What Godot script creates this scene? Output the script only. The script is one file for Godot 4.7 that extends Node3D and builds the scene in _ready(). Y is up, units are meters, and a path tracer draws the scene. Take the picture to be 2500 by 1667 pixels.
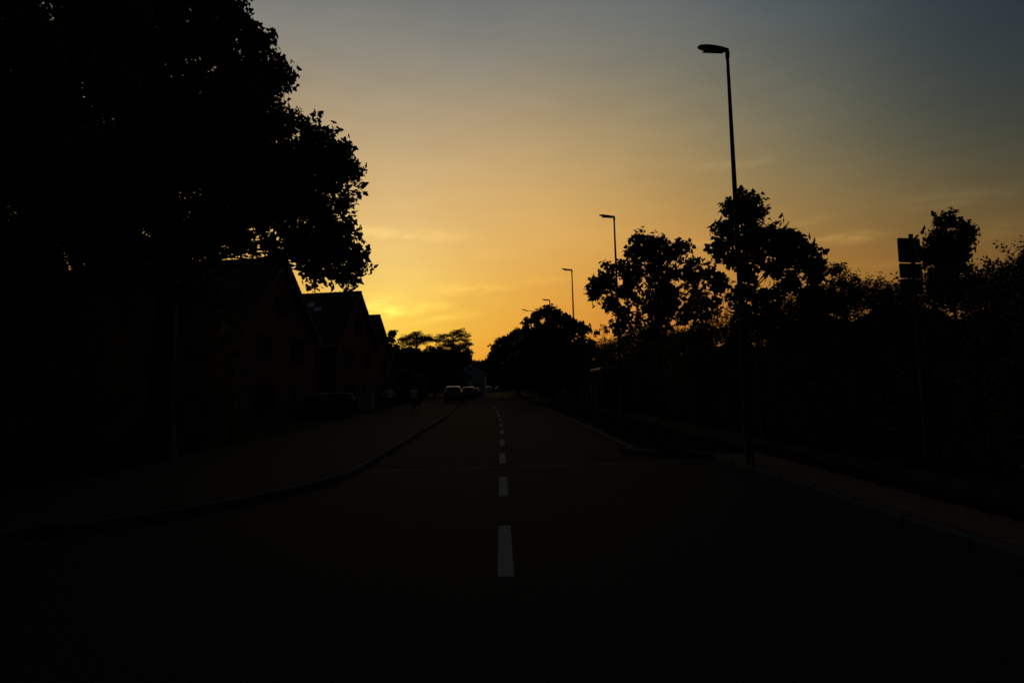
extends Node3D
# A street at sunset: maple and gabled houses on the left, lamps, trees and hedge on the right. Metres; the road runs towards -Z.

const SUN_AZ := -10.15          # degrees, to the right of -Z
var rng := RandomNumberGenerator.new()
var M := {}
var C := {}


func _ready():
	rng.seed = 20417
	# ---------- camera ----------
	var cam := Camera3D.new()
	cam.name = "camera"
	cam.position = Vector3(0, 1.72, 0)
	cam.rotation_order = EULER_ORDER_YXZ
	cam.rotation_degrees = Vector3(4.03, -1.18, -1.64)
	cam.fov = 58.12
	cam.far = 1500.0
	cam.near = 0.05
	add_child(cam)
	cam.current = true
	# ---------- sky ----------
	var we := WorldEnvironment.new()
	we.name = "world_environment"
	var env := Environment.new()
	env.background_mode = Environment.BG_SKY
	var sky := Sky.new()
	var pan := PanoramaSkyMaterial.new()
	pan.panorama = ImageTexture.create_from_image(dusk_sky())
	sky.sky_material = pan
	env.sky = sky
	env.background_energy_multiplier = 1.0
	env.tonemap_mode = Environment.TONE_MAPPER_LINEAR
	env.tonemap_exposure = 1.0
	env.sdfgi_enabled = true
	env.ssao_enabled = true
	env.ssil_enabled = true
	we.environment = env
	add_child(we)
	# ---------- sun, on the horizon behind the far trees ----------
	var sun := DirectionalLight3D.new()
	sun.name = "sun"
	sun.light_color = Color(1.0, 0.55, 0.22)
	sun.light_energy = 0.03
	sun.light_angular_distance = 0.5
	sun.shadow_enabled = true
	var az := deg_to_rad(SUN_AZ)
	var el := deg_to_rad(2.2)
	var towards := Vector3(sin(az) * cos(el), sin(el), -cos(az) * cos(el))
	sun.look_at_from_position(towards * 50.0, Vector3.ZERO)
	add_child(sun)
	materials()
	leaf_clusters()
	ground_and_road()
	houses()
	right_side()
	left_side()
	street_furniture()
	cars()
	people()


# ================= sky =================
func hermite(y0: float, y1: float, y2: float, y3: float, x0: float, x1: float, x2: float, x3: float, t: float) -> float:
	var h := x2 - x1
	var m1 := (y2 - y0) / (x2 - x0) * h
	var m2 := (y3 - y1) / (x3 - x1) * h
	var t2 := t * t
	var t3 := t2 * t
	return (2 * t3 - 3 * t2 + 1) * y1 + (t3 - 2 * t2 + t) * m1 + (-2 * t3 + 3 * t2) * y2 + (t3 - t2) * m2


func dusk_sky() -> Image:
	# Square roots (x 1000) of the sky's radiance against angle from the sun's bearing and elevation: a glow over the sunken sun that fades round the horizon and up to a dim blue zenith.
	var azs := [0.0, 8.0, 16.0, 26.0, 38.0, 50.0, 64.0, 85.0, 120.0, 180.0]
	var els := [0.0, 2.5, 5.0, 8.5, 13.0, 18.0, 24.0, 31.0, 45.0, 65.0, 90.0]
	var tab := [
		[982, 908, 832, 729, 572, 431, 325, 219, 136, 99, 981, 912, 843, 744, 586, 432, 305, 197, 125, 95, 986, 924, 859, 766, 607, 440, 291, 182, 120, 94, 973, 924, 865, 774, 618, 430, 266, 164, 113, 92, 927, 899, 848, 745, 546, 342, 214, 141, 104, 90, 829, 813, 766, 654, 443, 248, 164, 119, 96, 88, 660, 649, 613, 519, 352, 190, 128, 102, 89, 85, 479, 466, 446, 385, 265, 163, 110, 90, 84, 82, 221, 216, 210, 191, 156, 122, 96, 84, 80, 80, 116, 111, 109, 106, 99, 91, 84, 81, 78, 78, 78, 78, 78, 78, 78, 78, 78, 78, 78, 78],
		[631, 557, 497, 438, 358, 286, 227, 167, 117, 97, 691, 601, 524, 453, 369, 290, 220, 158, 113, 95, 768, 661, 563, 477, 389, 301, 219, 155, 113, 96, 790, 694, 602, 518, 420, 311, 219, 154, 116, 100, 748, 699, 635, 546, 423, 293, 207, 150, 118, 105, 676, 652, 609, 528, 396, 254, 184, 142, 117, 108, 580, 563, 533, 470, 354, 219, 161, 132, 115, 108, 469, 460, 443, 397, 298, 202, 148, 123, 112, 107, 260, 256, 250, 234, 198, 160, 130, 115, 110, 106, 147, 143, 142, 139, 132, 122, 113, 110, 107, 105, 106, 106, 106, 106, 106, 106, 106, 106, 106, 106],
		[170, 154, 148, 149, 145, 139, 131, 122, 114, 108, 211, 187, 171, 163, 155, 145, 135, 127, 119, 112, 269, 231, 202, 182, 167, 151, 140, 133, 124, 116, 358, 297, 249, 221, 193, 163, 153, 144, 131, 124, 429, 378, 324, 278, 242, 198, 176, 156, 140, 135, 443, 414, 374, 328, 287, 222, 188, 163, 144, 140, 450, 430, 401, 366, 314, 229, 186, 161, 145, 141, 437, 435, 415, 385, 313, 233, 183, 156, 143, 141, 293, 294, 290, 274, 239, 199, 166, 147, 142, 139, 180, 179, 180, 179, 171, 159, 147, 142, 140, 138, 144, 144, 144, 144, 144, 144, 144, 144, 144, 144],
	]
	var n := azs.size()
	var rows := els.size()
	var w := 2048
	var h := 1024
	var half := w / 2 + 1
	var idx := PackedInt32Array()
	var tt := PackedFloat32Array()
	idx.resize(half)
	tt.resize(half)
	for i in half:
		var a: float = 360.0 * i / w
		var k := 0
		while k < n - 2 and a >= azs[k + 1]:
			k += 1
		idx[i] = k
		tt[i] = (a - azs[k]) / (azs[k + 1] - azs[k])
	var shift := roundi(SUN_AZ / 360.0 * w)
	var noise := FastNoiseLite.new()
	noise.seed = 5
	noise.frequency = 1.0
	noise.fractal_octaves = 4
	# streaks of thin cloud: bearing from the sun, elevation, half length, half thickness, slope, strength, all in degrees
	var streaks := [
		[2.2, 13.9, 7.0, 0.38, -0.02, 0.16], [-1.0, 14.3, 3.0, 0.5, -0.05, 0.16],
		[1.5, 7.2, 5.5, 0.42, 0.10, 0.32], [-2.0, 7.4, 4.5, 0.9, 0.05, 0.32], [8.0, 8.9, 5.5, 0.4, 0.05, 0.18], [5.0, 6.3, 4.0, 0.28, 0.14, 0.20], [15.0, 9.6, 4.0, 0.3, 0.10, 0.10],
		[40.0, 11.2, 4.2, 0.34, -0.07, 0.45], [30.5, 12.1, 3.0, 0.4, -0.04, 0.22], [37.6, 12.9, 2.5, 0.22, 0.02, 0.16], [32.5, 18.4, 5.5, 0.35, -0.03, 0.14],
		[48.0, 12.9, 5.0, 0.7, -0.05, 0.22], [50.5, 10.2, 5.5, 0.9, 0.02, 0.16], [43.5, 8.6, 5.5, 0.6, 0.0, 0.12]]
	var data := PackedFloat32Array()
	data.resize(w * h * 3)
	for j in h:
		var e: float = 90.0 - 180.0 * (j + 0.5) / h
		if e < 0.0:
			for i in w:
				var o := (j * w + i) * 3
				data[o] = 0.02
				data[o + 1] = 0.018
				data[o + 2] = 0.015
			continue
		var k := 0
		while k < rows - 2 and e >= els[k + 1]:
			k += 1
		var t: float = (e - els[k]) / (els[k + 1] - els[k])
		var line := PackedFloat32Array()
		line.resize(half * 3)
		for c in 3:
			var v := PackedFloat32Array()
			for q in n:
				var y1: float = tab[c][k * n + q]
				var y2: float = tab[c][(k + 1) * n + q]
				var y0: float = tab[c][(k - 1) * n + q] if k > 0 else y1
				var y3: float = tab[c][(k + 2) * n + q] if k < rows - 2 else y2
				v.append(hermite(y0, y1, y2, y3, els[k - 1] if k > 0 else els[k] - 2.0, els[k], els[k + 1], els[k + 2] if k < rows - 2 else 115.0, t) * 0.001)
			for i in half:
				var q := idx[i]
				var y0: float = v[q - 1] if q > 0 else v[1]
				var y3: float = v[q + 2] if q < n - 2 else v[n - 2]
				var s := hermite(y0, v[q], v[q + 1], y3, azs[q - 1] if q > 0 else -azs[1], azs[q], azs[q + 1], azs[q + 2] if q < n - 2 else 240.0, tt[i])
				line[i * 3 + c] = s * s
		for i in w:
			var d := absi(posmod(i - shift + w / 2, w) - w / 2)
			var o := (j * w + i) * 3
			data[o] = line[d * 3]
			data[o + 1] = line[d * 3 + 1]
			data[o + 2] = line[d * 3 + 2]
		if e < 42.0:      # faint uneven haze, drawn out along the horizon
			for u in range(-360, 361):
				var a := u * 360.0 / w
				var o := (j * w + posmod(shift + u + 60, w)) * 3
				var g := 1.0 + 0.05 * noise.get_noise_2d(a * 0.03 + 9.0, e * 0.11) + 0.035 * noise.get_noise_2d(a * 0.11 + 30.0, e * 0.5)
				g = lerpf(g, 1.0, smoothstep(34.0, 42.0, e))
				g = lerpf(g, 1.0, smoothstep(50.0, 63.0, absf(a)))
				data[o] *= g
				data[o + 1] *= g
				data[o + 2] *= g
		if e < 22.0:
			for s in streaks:
				var lo: float = s[0] - s[2]
				for u in int(2.0 * s[2] * w / 360.0):
					var a: float = lo + u * 360.0 / w
					var x: float = (a - s[0]) / s[2]
					var mid: float = s[1] + s[4] * (a - s[0]) + 0.25 * noise.get_noise_2d(a * 0.13, s[1] * 7.0)
					var y: float = (e - mid) / (s[3] * (1.0 + 0.8 * noise.get_noise_2d(a * 0.2, s[1] * 3.0 + 40.0)))
					if absf(y) < 3.0:
						var g: float = exp(-y * y) * pow(1.0 - x * x, 1.5) * s[5] * clampf(0.75 + 1.3 * noise.get_noise_2d(a * 0.35, e * 2.2 + s[1]), 0.1, 1.5)
						var o := (j * w + posmod(shift + roundi(a * w / 360.0), w)) * 3
						data[o] *= 1.0 + g
						data[o + 1] *= 1.0 + g * 1.15
						data[o + 2] *= 1.0 + g * 0.9
	return Image.create_from_data(w, h, false, Image.FORMAT_RGBF, data.to_byte_array())


# ================= helpers =================
func lin(r: float, g: float, b: float) -> Color:
	return Color(r, g, b).linear_to_srgb()


func mat(called: String, c: Color, rough := 0.9, metal := 0.0, spec := 0.5) -> StandardMaterial3D:
	var m := StandardMaterial3D.new()
	m.resource_name = called
	m.albedo_color = c
	m.roughness = rough
	m.metallic = metal
	m.metallic_specular = spec
	M[called] = m
	return m


func grain(called: String, c: Color, c2: Color, freq: float, scale: float, rough := 0.9, relief := 0.0, spec := 0.3) -> StandardMaterial3D:
	var m := mat(called, Color.WHITE, rough, 0.0, spec)
	var nz := FastNoiseLite.new()
	nz.seed = called.hash() % 10000
	nz.frequency = freq
	nz.fractal_octaves = 5
	var ramp := Gradient.new()
	ramp.set_color(0, c)
	ramp.set_color(1, c2)
	var t := NoiseTexture2D.new()
	t.width = 512
	t.height = 512
	t.seamless = true
	t.noise = nz
	t.color_ramp = ramp
	m.albedo_texture = t
	m.uv1_triplanar = true
	m.uv1_world_triplanar = true
	m.uv1_scale = Vector3.ONE * scale
	if relief > 0.0:
		var b := NoiseTexture2D.new()
		b.width = 512
		b.height = 512
		b.seamless = true
		b.noise = nz
		m.heightmap_enabled = true
		m.heightmap_texture = b
		m.heightmap_scale = relief
	return m


func materials():
	grain("asphalt", lin(0.014, 0.015, 0.015), lin(0.042, 0.042, 0.041), 0.06, 0.7, 0.95, 0.5, 0.12)
	grain("asphalt_far", lin(0.014, 0.0145, 0.0145), lin(0.046, 0.046, 0.045), 0.07, 0.6, 0.95, 0.6, 0.11)
	grain("paint", lin(0.07, 0.075, 0.07), lin(0.34, 0.35, 0.335), 0.05, 2.2, 0.95, 0.2, 0.1)
	grain("kerb", lin(0.045, 0.047, 0.046), lin(0.12, 0.12, 0.115), 0.05, 1.3, 0.95, 0.3, 0.1)
	grain("red_tile", lin(0.085, 0.052, 0.041), lin(0.18, 0.105, 0.08), 0.04, 1.1, 0.95, 0.3, 0.1)
	grain("grey_tile", lin(0.022, 0.022, 0.021), lin(0.06, 0.058, 0.055), 0.05, 0.9, 0.95, 0.3, 0.1)
	grain("soil", lin(0.018, 0.021, 0.011), lin(0.042, 0.043, 0.024), 0.03, 0.6, 1.0, 0.8, 0.05)
	grain("brick", lin(0.07, 0.034, 0.025), lin(0.13, 0.065, 0.046), 0.08, 1.9, 0.9, 0.4)
	grain("render_white", lin(0.40, 0.36, 0.29), lin(0.54, 0.49, 0.40), 0.02, 0.5, 0.9, 0.2)
	grain("roof_tile", lin(0.06, 0.032, 0.022), lin(0.13, 0.07, 0.045), 0.06, 1.0, 0.8, 0.4)
	grain("bark", lin(0.028, 0.022, 0.017), lin(0.07, 0.057, 0.045), 0.07, 1.5, 0.95, 1.0)
	grain("timber", lin(0.07, 0.05, 0.035), lin(0.15, 0.11, 0.08), 0.04, 1.5, 0.9, 0.3)
	M.paint.albedo_texture.color_ramp.set_offset(0, 0.28)
	M.paint.albedo_texture.color_ramp.set_offset(1, 0.5)
	mat("bitumen", lin(0.06, 0.055, 0.05), 0.85, 0.0, 0.15)
	grain("seam", lin(0.07, 0.045, 0.035), lin(0.30, 0.19, 0.14), 0.06, 1.5, 0.95, 0.0, 0.1)
	mat("leaf", lin(0.030, 0.045, 0.016), 0.6, 0.0, 0.25)
	mat("leaf_dark", lin(0.022, 0.034, 0.014), 0.65, 0.0, 0.25)
	mat("needle", lin(0.02, 0.03, 0.018), 0.8, 0.0, 0.2)
	mat("grass", lin(0.035, 0.055, 0.02), 0.8, 0.0, 0.2)
	mat("twig", lin(0.045, 0.034, 0.026), 0.95, 0.0, 0.2)
	mat("lamp_paint", lin(0.03, 0.038, 0.038), 0.75, 0.0, 0.2)
	mat("roof_metal", lin(0.12, 0.11, 0.10), 0.35, 0.5)
	mat("lamp_lens", lin(0.25, 0.25, 0.24), 0.3)
	mat("galvanised", lin(0.075, 0.078, 0.08), 0.8, 0.0, 0.2)
	mat("sign_back", lin(0.10, 0.105, 0.11), 0.55, 0.4)
	mat("sign_white", lin(0.62, 0.66, 0.70), 0.5)
	mat("sign_red", lin(0.35, 0.03, 0.03), 0.5)
	mat("white_paint", lin(0.68, 0.68, 0.65), 0.5)
	mat("pane", lin(0.02, 0.024, 0.026), 0.5, 0.0, 0.05)
	mat("door_green", lin(0.02, 0.05, 0.035), 0.7, 0.0, 0.2)
	mat("frame_brown", lin(0.06, 0.04, 0.03), 0.8, 0.0, 0.2)
	mat("zinc", lin(0.18, 0.19, 0.2), 0.45, 0.7)
	mat("cabinet_green", lin(0.20, 0.24, 0.21), 0.6)
	mat("tyre", lin(0.015, 0.015, 0.015), 0.9)
	mat("rim", lin(0.35, 0.35, 0.36), 0.35, 0.8)
	mat("car_glass", lin(0.012, 0.014, 0.016), 0.15, 0.0, 0.35)
	mat("tail_red", lin(0.25, 0.012, 0.012), 0.25)
	mat("lamp_clear", lin(0.5, 0.5, 0.5), 0.15)
	mat("plate_yellow", lin(0.5, 0.35, 0.03), 0.5)
	mat("plastic_black", lin(0.02, 0.02, 0.02), 0.6)
	mat("skin", lin(0.32, 0.19, 0.13), 0.6)
	mat("hair_brown", lin(0.03, 0.02, 0.014), 0.7)
	mat("shirt_pale", lin(0.55, 0.55, 0.52), 0.9)
	mat("shirt_blue", lin(0.36, 0.42, 0.55), 0.9)
	mat("jeans", lin(0.03, 0.035, 0.05), 0.9)
	mat("shoe", lin(0.06, 0.06, 0.06), 0.7)
	mat("bag", lin(0.02, 0.02, 0.022), 0.8)


func begin() -> SurfaceTool:
	var st := SurfaceTool.new()
	st.begin(Mesh.PRIMITIVE_TRIANGLES)
	st.set_smooth_group(-1)
	return st


func quad(st: SurfaceTool, a: Vector3, b: Vector3, c: Vector3, d: Vector3):
	for p in [a, b, c, a, c, d]:
		st.add_vertex(p)


func box(st: SurfaceTool, at: Vector3, size: Vector3, turn := Basis.IDENTITY):
	var h := size * 0.5
	var p := []
	for i in 8:
		p.append(at + turn * Vector3(h.x if i & 1 else -h.x, h.y if i & 2 else -h.y, h.z if i & 4 else -h.z))
	quad(st, p[4], p[6], p[7], p[5])
	quad(st, p[1], p[3], p[2], p[0])
	quad(st, p[5], p[7], p[3], p[1])
	quad(st, p[0], p[2], p[6], p[4])
	quad(st, p[6], p[2], p[3], p[7])
	quad(st, p[0], p[4], p[5], p[1])


# a box with its four upright edges and its rim cut off
func bevel_box(st: SurfaceTool, at: Vector3, size: Vector3, cut: float, turn := Basis.IDENTITY):
	var h := size * 0.5
	var rings := [[-h.y, 0.0], [h.y - cut, 0.0], [h.y, cut]]
	var last := []
	for r in rings:
		var ring := []
		var x: float = h.x - r[1]
		var z: float = h.z - r[1]
		for q in [[1, 1, 0], [1, 1, 1], [-1, 1, 1], [-1, 1, 0], [-1, -1, 0], [-1, -1, 1], [1, -1, 1], [1, -1, 0]]:
			var cx: float = x - (0.0 if q[2] == 0 else cut)
			var cz: float = z - (cut if q[2] == 0 else 0.0)
			ring.append(at + turn * Vector3(q[0] * cx, r[0], q[1] * cz))
		if last:
			for i in 8:
				quad(st, last[i], ring[i], ring[(i + 1) % 8], last[(i + 1) % 8])
		last = ring
	for i in range(1, 7):
		st.add_vertex(last[0])
		st.add_vertex(last[i + 1])
		st.add_vertex(last[i])


func tube(st: SurfaceTool, pts: Array, radii: Array, sides := 8, smooth := true, cap := true):
	if smooth:
		st.set_smooth_group(1)
	var last := []
	var side := Vector3.ZERO
	for i in pts.size():
		var dir: Vector3 = (pts[mini(i + 1, pts.size() - 1)] - pts[maxi(i - 1, 0)]).normalized()
		if side == Vector3.ZERO:
			side = dir.cross(Vector3(0.31, 0.17, 0.93)).normalized()
		side = (side - dir * side.dot(dir)).normalized()
		var up := dir.cross(side)
		var ring := []
		for k in sides:
			var a := TAU * k / sides
			ring.append(pts[i] + (side * cos(a) + up * sin(a)) * radii[i])
		if last:
			for k in sides:
				quad(st, last[k], last[(k + 1) % sides], ring[(k + 1) % sides], ring[k])
		elif cap:
			for k in range(1, sides - 1):
				st.add_vertex(ring[0])
				st.add_vertex(ring[k])
				st.add_vertex(ring[k + 1])
		last = ring
	if cap:
		for k in range(1, sides - 1):
			st.add_vertex(last[0])
			st.add_vertex(last[k + 1])
			st.add_vertex(last[k])
	st.set_smooth_group(-1)


# a slab with a rounded-corner outline: width along right, height along up, thickness along their normal
func plate(st: SurfaceTool, at: Vector3, right: Vector3, up: Vector3, w: float, h: float, thick: float, r: float):
	var n := right.cross(up).normalized() * thick * 0.5
	var rim := []
	for q in 4:
		var c: Vector3 = at + right * (w * 0.5 - r) * [1, -1, -1, 1][q] + up * (h * 0.5 - r) * [1, 1, -1, -1][q]
		for k in 5:
			var a := PI * 0.5 * (q + k / 4.0)
			rim.append(c + (right * cos(a) + up * sin(a)) * r)
	for k in range(1, rim.size() - 1):
		for p in [rim[0] + n, rim[k + 1] + n, rim[k] + n, rim[0] - n, rim[k] - n, rim[k + 1] - n]:
			st.add_vertex(p)
	for k in rim.size():
		var a: Vector3 = rim[k]
		var b: Vector3 = rim[(k + 1) % rim.size()]
		quad(st, a + n, b + n, b - n, a - n)


func obj(called: String, st: SurfaceTool, m: Material, parent: Node = null) -> MeshInstance3D:
	st.generate_normals()
	var o := MeshInstance3D.new()
	o.name = called
	o.mesh = st.commit()
	o.material_override = m
	(parent if parent else self).add_child(o, true)
	return o


var taken := {}


func numbered(called: String) -> String:
	taken[called] = taken.get(called, -1) + 1
	return called if taken[called] == 0 else "%s_%03d" % [called, taken[called]]


func tag(o: Node, label: String, category: String, group := ""):
	o.set_meta("label", label)
	o.set_meta("category", category)
	if group:
		o.set_meta("group", group)


func thing(called: String, label: String, category: String, at := Vector3.ZERO, turn := 0.0, group := "") -> Node3D:
	var o := Node3D.new()
	o.name = numbered(called)
	add_child(o)
	o.position = at
	o.rotation.y = turn
	tag(o, label, category, group)
	return o


func struct(called: String, at := Vector3.ZERO) -> Node3D:
	var o := Node3D.new()
	o.name = numbered(called)
	add_child(o)
	o.position = at
	o.set_meta("kind", "structure")
	return o


# ================= ground and road =================
func bend(d: float) -> float:      # how far the road's middle has drifted at d metres
	if d < 22.0:
		return 0.0
	if d < 52.0:
		return -0.0008 * (d - 22.0) * (d - 22.0)
	return -0.72 - 0.03 * (d - 52.0) + (0.0009 * (d - 112.0) * (d - 112.0) if d > 112.0 else 0.0)


func right_edge(d: float) -> float:
	return bend(d) + lerpf(4.42, 3.1, smoothstep(13.4, 14.6, d)) + (0.012 * (13.4 - d) if d < 13.4 else 0.0)


func left_edge(d: float) -> float:
	var s := clampf(13.0 - d, 0.0, 5.3)
	return bend(d) - 2.95 - 6.0 + sqrt(36.0 - s * s)


func strip(called: String, xa: Callable, xb: Callable, d0: float, d1: float, step: float, top: float, bottom: float, m: Material, parent: Node) -> MeshInstance3D:
	var st := begin()
	var d := d0
	while d < d1 - 0.001:
		var e := minf(d + step, d1)
		var a := Vector3(xa.call(d), top, -d)
		var b := Vector3(xb.call(d), top, -d)
		var c := Vector3(xb.call(e), top, -e)
		var f := Vector3(xa.call(e), top, -e)
		quad(st, a, f, c, b)
		if bottom < top:
			var dn := Vector3(0, bottom - top, 0)
			quad(st, a + dn, f + dn, f, a)
			quad(st, b, c, c + dn, b + dn)
			if d == d0:
				quad(st, a, b, b + dn, a + dn)
			if e == d1:
				quad(st, f + dn, c + dn, c, f)
		d = e
	return obj(called, st, m, parent)


func ground_and_road():
	var st := begin()
	quad(st, Vector3(-900, -0.05, 900), Vector3(-900, -0.05, -900), Vector3(900, -0.05, -900), Vector3(900, -0.05, 900))
	var g := obj("ground", st, M.soil)
	g.set_meta("kind", "structure")
	var road := struct("road")
	strip("asphalt", left_edge, right_edge, -30.0, 13.0, 0.5, 0.0, -0.045, M.asphalt, road)
	strip("asphalt", left_edge, right_edge, 13.10, 190.0, 1.5, 0.0, -0.045, M.asphalt_far, road)
	strip("paving_seam", func(d): return left_edge(d), func(d): return right_edge(d), 13.0, 13.10, 0.10, 0.003, -0.045, M.seam, road)
	for k in range(-6, 12):
		var d0 := 1.66 + 4.0 * k
		if d0 < -24.0:
			continue
		strip("centre_dash", func(d): return bend(d) - 0.075, func(d): return bend(d) + 0.075, d0, d0 + 2.0, 0.5, 0.005, 0.0, M.paint, road)
	# a bitumen-sealed crack that wanders in a long thin loop right of the middle
	var cs := begin()
	var pts := []
	for k in 61:
		var a := TAU * k / 60.0
		pts.append(Vector3(0.66 + 0.58 * cos(a) + 0.03 * sin(7.0 * a), 0.004, -9.9 - 0.06 * sin(a) - 0.09 * cos(a) + 0.03 * sin(5.0 * a + 1.0)))
	for k in 60:
		var p: Vector3 = pts[k]
		var q: Vector3 = pts[k + 1]
		var sd := (q - p).cross(Vector3.UP).normalized() * (0.012 + 0.006 * sin(k * 1.7))
		quad(cs, p - sd, p + sd, q + sd, q - sd)
	obj("crack_seal", cs, M.bitumen, road)
	# right pavement: kerb stones and red tiles by the junction, footway and verge beyond
	var pr := struct("right_pavement")
	strip("tile_bed", func(d): return right_edge(d) + 0.16, func(d): return right_edge(d) + 1.12, -4.0, 13.3, 0.5, 0.085, -0.045, M.soil, pr)
	var tile := BoxMesh.new()
	tile.size = Vector3(0.292, 0.04, 0.292)
	for k in range(-6, 43):
		for j in 3:
			var d := 0.4 + 0.3 * k
			var t := MeshInstance3D.new()
			t.name = "paving_tile"
			t.mesh = tile
			t.material_override = M.red_tile
			t.position = Vector3(right_edge(d) + 0.325 + 0.3 * j, 0.1 + rng.randf_range(-0.003, 0.003), -d)
			t.rotation = Vector3(rng.randf_range(-0.006, 0.006), rng.randf_range(-0.01, 0.01), rng.randf_range(-0.006, 0.006))
			pr.add_child(t, true)
	var ks := begin()
	bevel_box(ks, Vector3.ZERO, Vector3(0.15, 0.3, 0.985), 0.02)
	ks.generate_normals()
	var stone: ArrayMesh = ks.commit()
	for s in 2:
		var par: Node3D = pr if s == 0 else struct("left_pavement")
		for k in range(-4, 60):
			var d := 0.5 + k
			var x: float = right_edge(d) + 0.08 if s == 0 else left_edge(d) - 0.08
			var x2: float = right_edge(d + 0.5) - right_edge(d - 0.5) if s == 0 else left_edge(d + 0.5) - left_edge(d - 0.5)
			var o := MeshInstance3D.new()
			o.name = "kerb_stone"
			o.mesh = stone
			o.material_override = M.kerb
			o.position = Vector3(x, -0.03 + rng.randf_range(-0.004, 0.004), -d)
			o.rotation.y = -atan(x2)
			o.scale.z = sqrt(1.0 + x2 * x2)
			par.add_child(o, true)
		if s == 0:
			strip("far_kerb", func(d): return right_edge(d), func(d): return right_edge(d) + 0.15, 60.0, 190.0, 2.0, 0.12, -0.045, M.kerb, par)
			strip("verge", func(d): return right_edge(d) + 1.13 if d < 13.4 else right_edge(d) + 0.16, func(d): return bend(d) + 5.6, -30.0, 190.0, 0.5, 0.10, -0.045, M.soil, par)
			strip("footway", func(d): return bend(d) + 5.61, func(d): return bend(d) + 6.9, -30.0, 190.0, 2.0, 0.115, -0.045, M.grey_tile, par)
		else:
			strip("far_kerb", func(d): return left_edge(d) - 0.15, func(d): return left_edge(d), 60.0, 190.0, 2.0, 0.12, -0.045, M.kerb, par)
			strip("footway", func(d): return bend(d) - 8.3, func(d): return left_edge(d) - 0.16, -30.0, 190.0, 0.5, 0.115, -0.045, M.grey_tile, par)
	var lr := struct("right_lawn")
	strip("soil", func(d): return bend(d) + 6.91, func(d): return bend(d) + 60.0, -30.0, 190.0, 5.0, 0.09, -0.045, M.soil, lr)
	var ll := struct("left_lawn")
	strip("soil", func(d): return bend(d) - 60.0, func(d): return bend(d) - 8.31, -30.0, 190.0, 5.0, 0.09, -0.045, M.soil, ll)
	# rough grass in the verge and under the hedge
	var blades := begin()
	for k in 14:
		var a := rng.randf() * TAU
		var p := Vector3(cos(a), 0, sin(a)) * rng.randf() * 0.09
		var lean := Vector3(cos(a), 0, sin(a)) * rng.randf_range(0.02, 0.10)
		var sd := Vector3(-sin(a), 0, cos(a)) * 0.004
		var hh := rng.randf_range(0.08, 0.24)
		for q in [p - sd, p + lean + Vector3(0, hh, 0), p + sd]:
			blades.add_vertex(q)
	var where := []
	for k in 5200:
		var d := 3.0 + 42.0 * pow(rng.randf(), 1.4)
		var x := rng.randf_range(right_edge(d) + (1.2 if d < 13.5 else 0.25), bend(d) + 5.5) if rng.randf() < 0.7 else rng.randf_range(bend(d) + 6.95, bend(d) + 8.6)
		where.append(Transform3D(Basis(Vector3.UP, rng.randf() * TAU).scaled(Vector3.ONE * rng.randf_range(0.6, 1.3)), Vector3(x, 0.09, -d)))
	blades.generate_normals()
	var gr := scatter("grass", blades.commit(), M.grass, where, self)
	tag(gr, "rough grass of the verge between right kerb and hedge", "grass")


func scatter(called: String, m: Mesh, mt: Material, where: Array, parent: Node) -> MultiMeshInstance3D:
	var mm := MultiMesh.new()
	mm.transform_format = MultiMesh.TRANSFORM_3D
	mm.mesh = m
	mm.instance_count = where.size()
	for i in where.size():
		mm.set_instance_transform(i, where[i])
	var o := MultiMeshInstance3D.new()
	o.name = called
	o.multimesh = mm
	o.material_override = mt
	o.set_meta("kind", "stuff")
	parent.add_child(o, true)
	return o


# ================= plants =================
func leaf(st: SurfaceTool, at: Vector3, dir: Vector3, face: Vector3, size: float, lobed: bool):
	var x := dir.cross(face).normalized()
	var n := x.cross(dir).normalized()
	var half := [Vector2(0.0, 0.0), Vector2(0.30, -0.10), Vector2(0.27, 0.14), Vector2(0.56, 0.34), Vector2(0.30, 0.46), Vector2(0.26, 0.70), Vector2(0.0, 1.0)] if lobed else [Vector2(0.0, 0.0), Vector2(0.24, 0.28), Vector2(0.22, 0.62), Vector2(0.0, 1.0)]
	var mid := at + dir * size * 0.32
	for s in [1.0, -1.0]:
		var last := at
		for i in range(1, half.size()):
			var q: Vector2 = half[i]
			var p: Vector3 = at + (x * q.x * s + dir * q.y - n * absf(q.x) * 0.35 - n * q.y * q.y * 0.15) * size
			st.add_vertex(mid)
			st.add_vertex(last if s > 0 else p)
			st.add_vertex(p if s > 0 else last)
			last = p


# a shoot along +Y with leaves round it
func shoot(count: int, long: float, size: float, lobed: bool, wide := 0.9) -> ArrayMesh:
	var st := begin()
	tube(st, [Vector3.ZERO, Vector3(0.02, long * 0.5, 0.01), Vector3(0, long, 0)], [0.006, 0.004, 0.002], 3, false, false)
	for i in count:
		var t := (i + rng.randf()) / count
		var a := i * 2.4 + rng.randf() * 0.6
		var out := Vector3(cos(a), 0, sin(a))
		var dir := (out * wide + Vector3(0, rng.randf_range(-0.5, 0.8), 0)).normalized()
		var stem := Vector3(0, t * long, 0) + dir * size * rng.randf_range(0.15, 0.5)
		var face := (Vector3.UP + out * rng.randf_range(-0.6, 0.6) + Vector3(rng.randf_range(-0.5, 0.5), 0, rng.randf_range(-0.5, 0.5))).normalized()
		leaf(st, stem, dir, face, size * rng.randf_range(0.65, 1.15), lobed)
	st.generate_normals()
	return st.commit()


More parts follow.
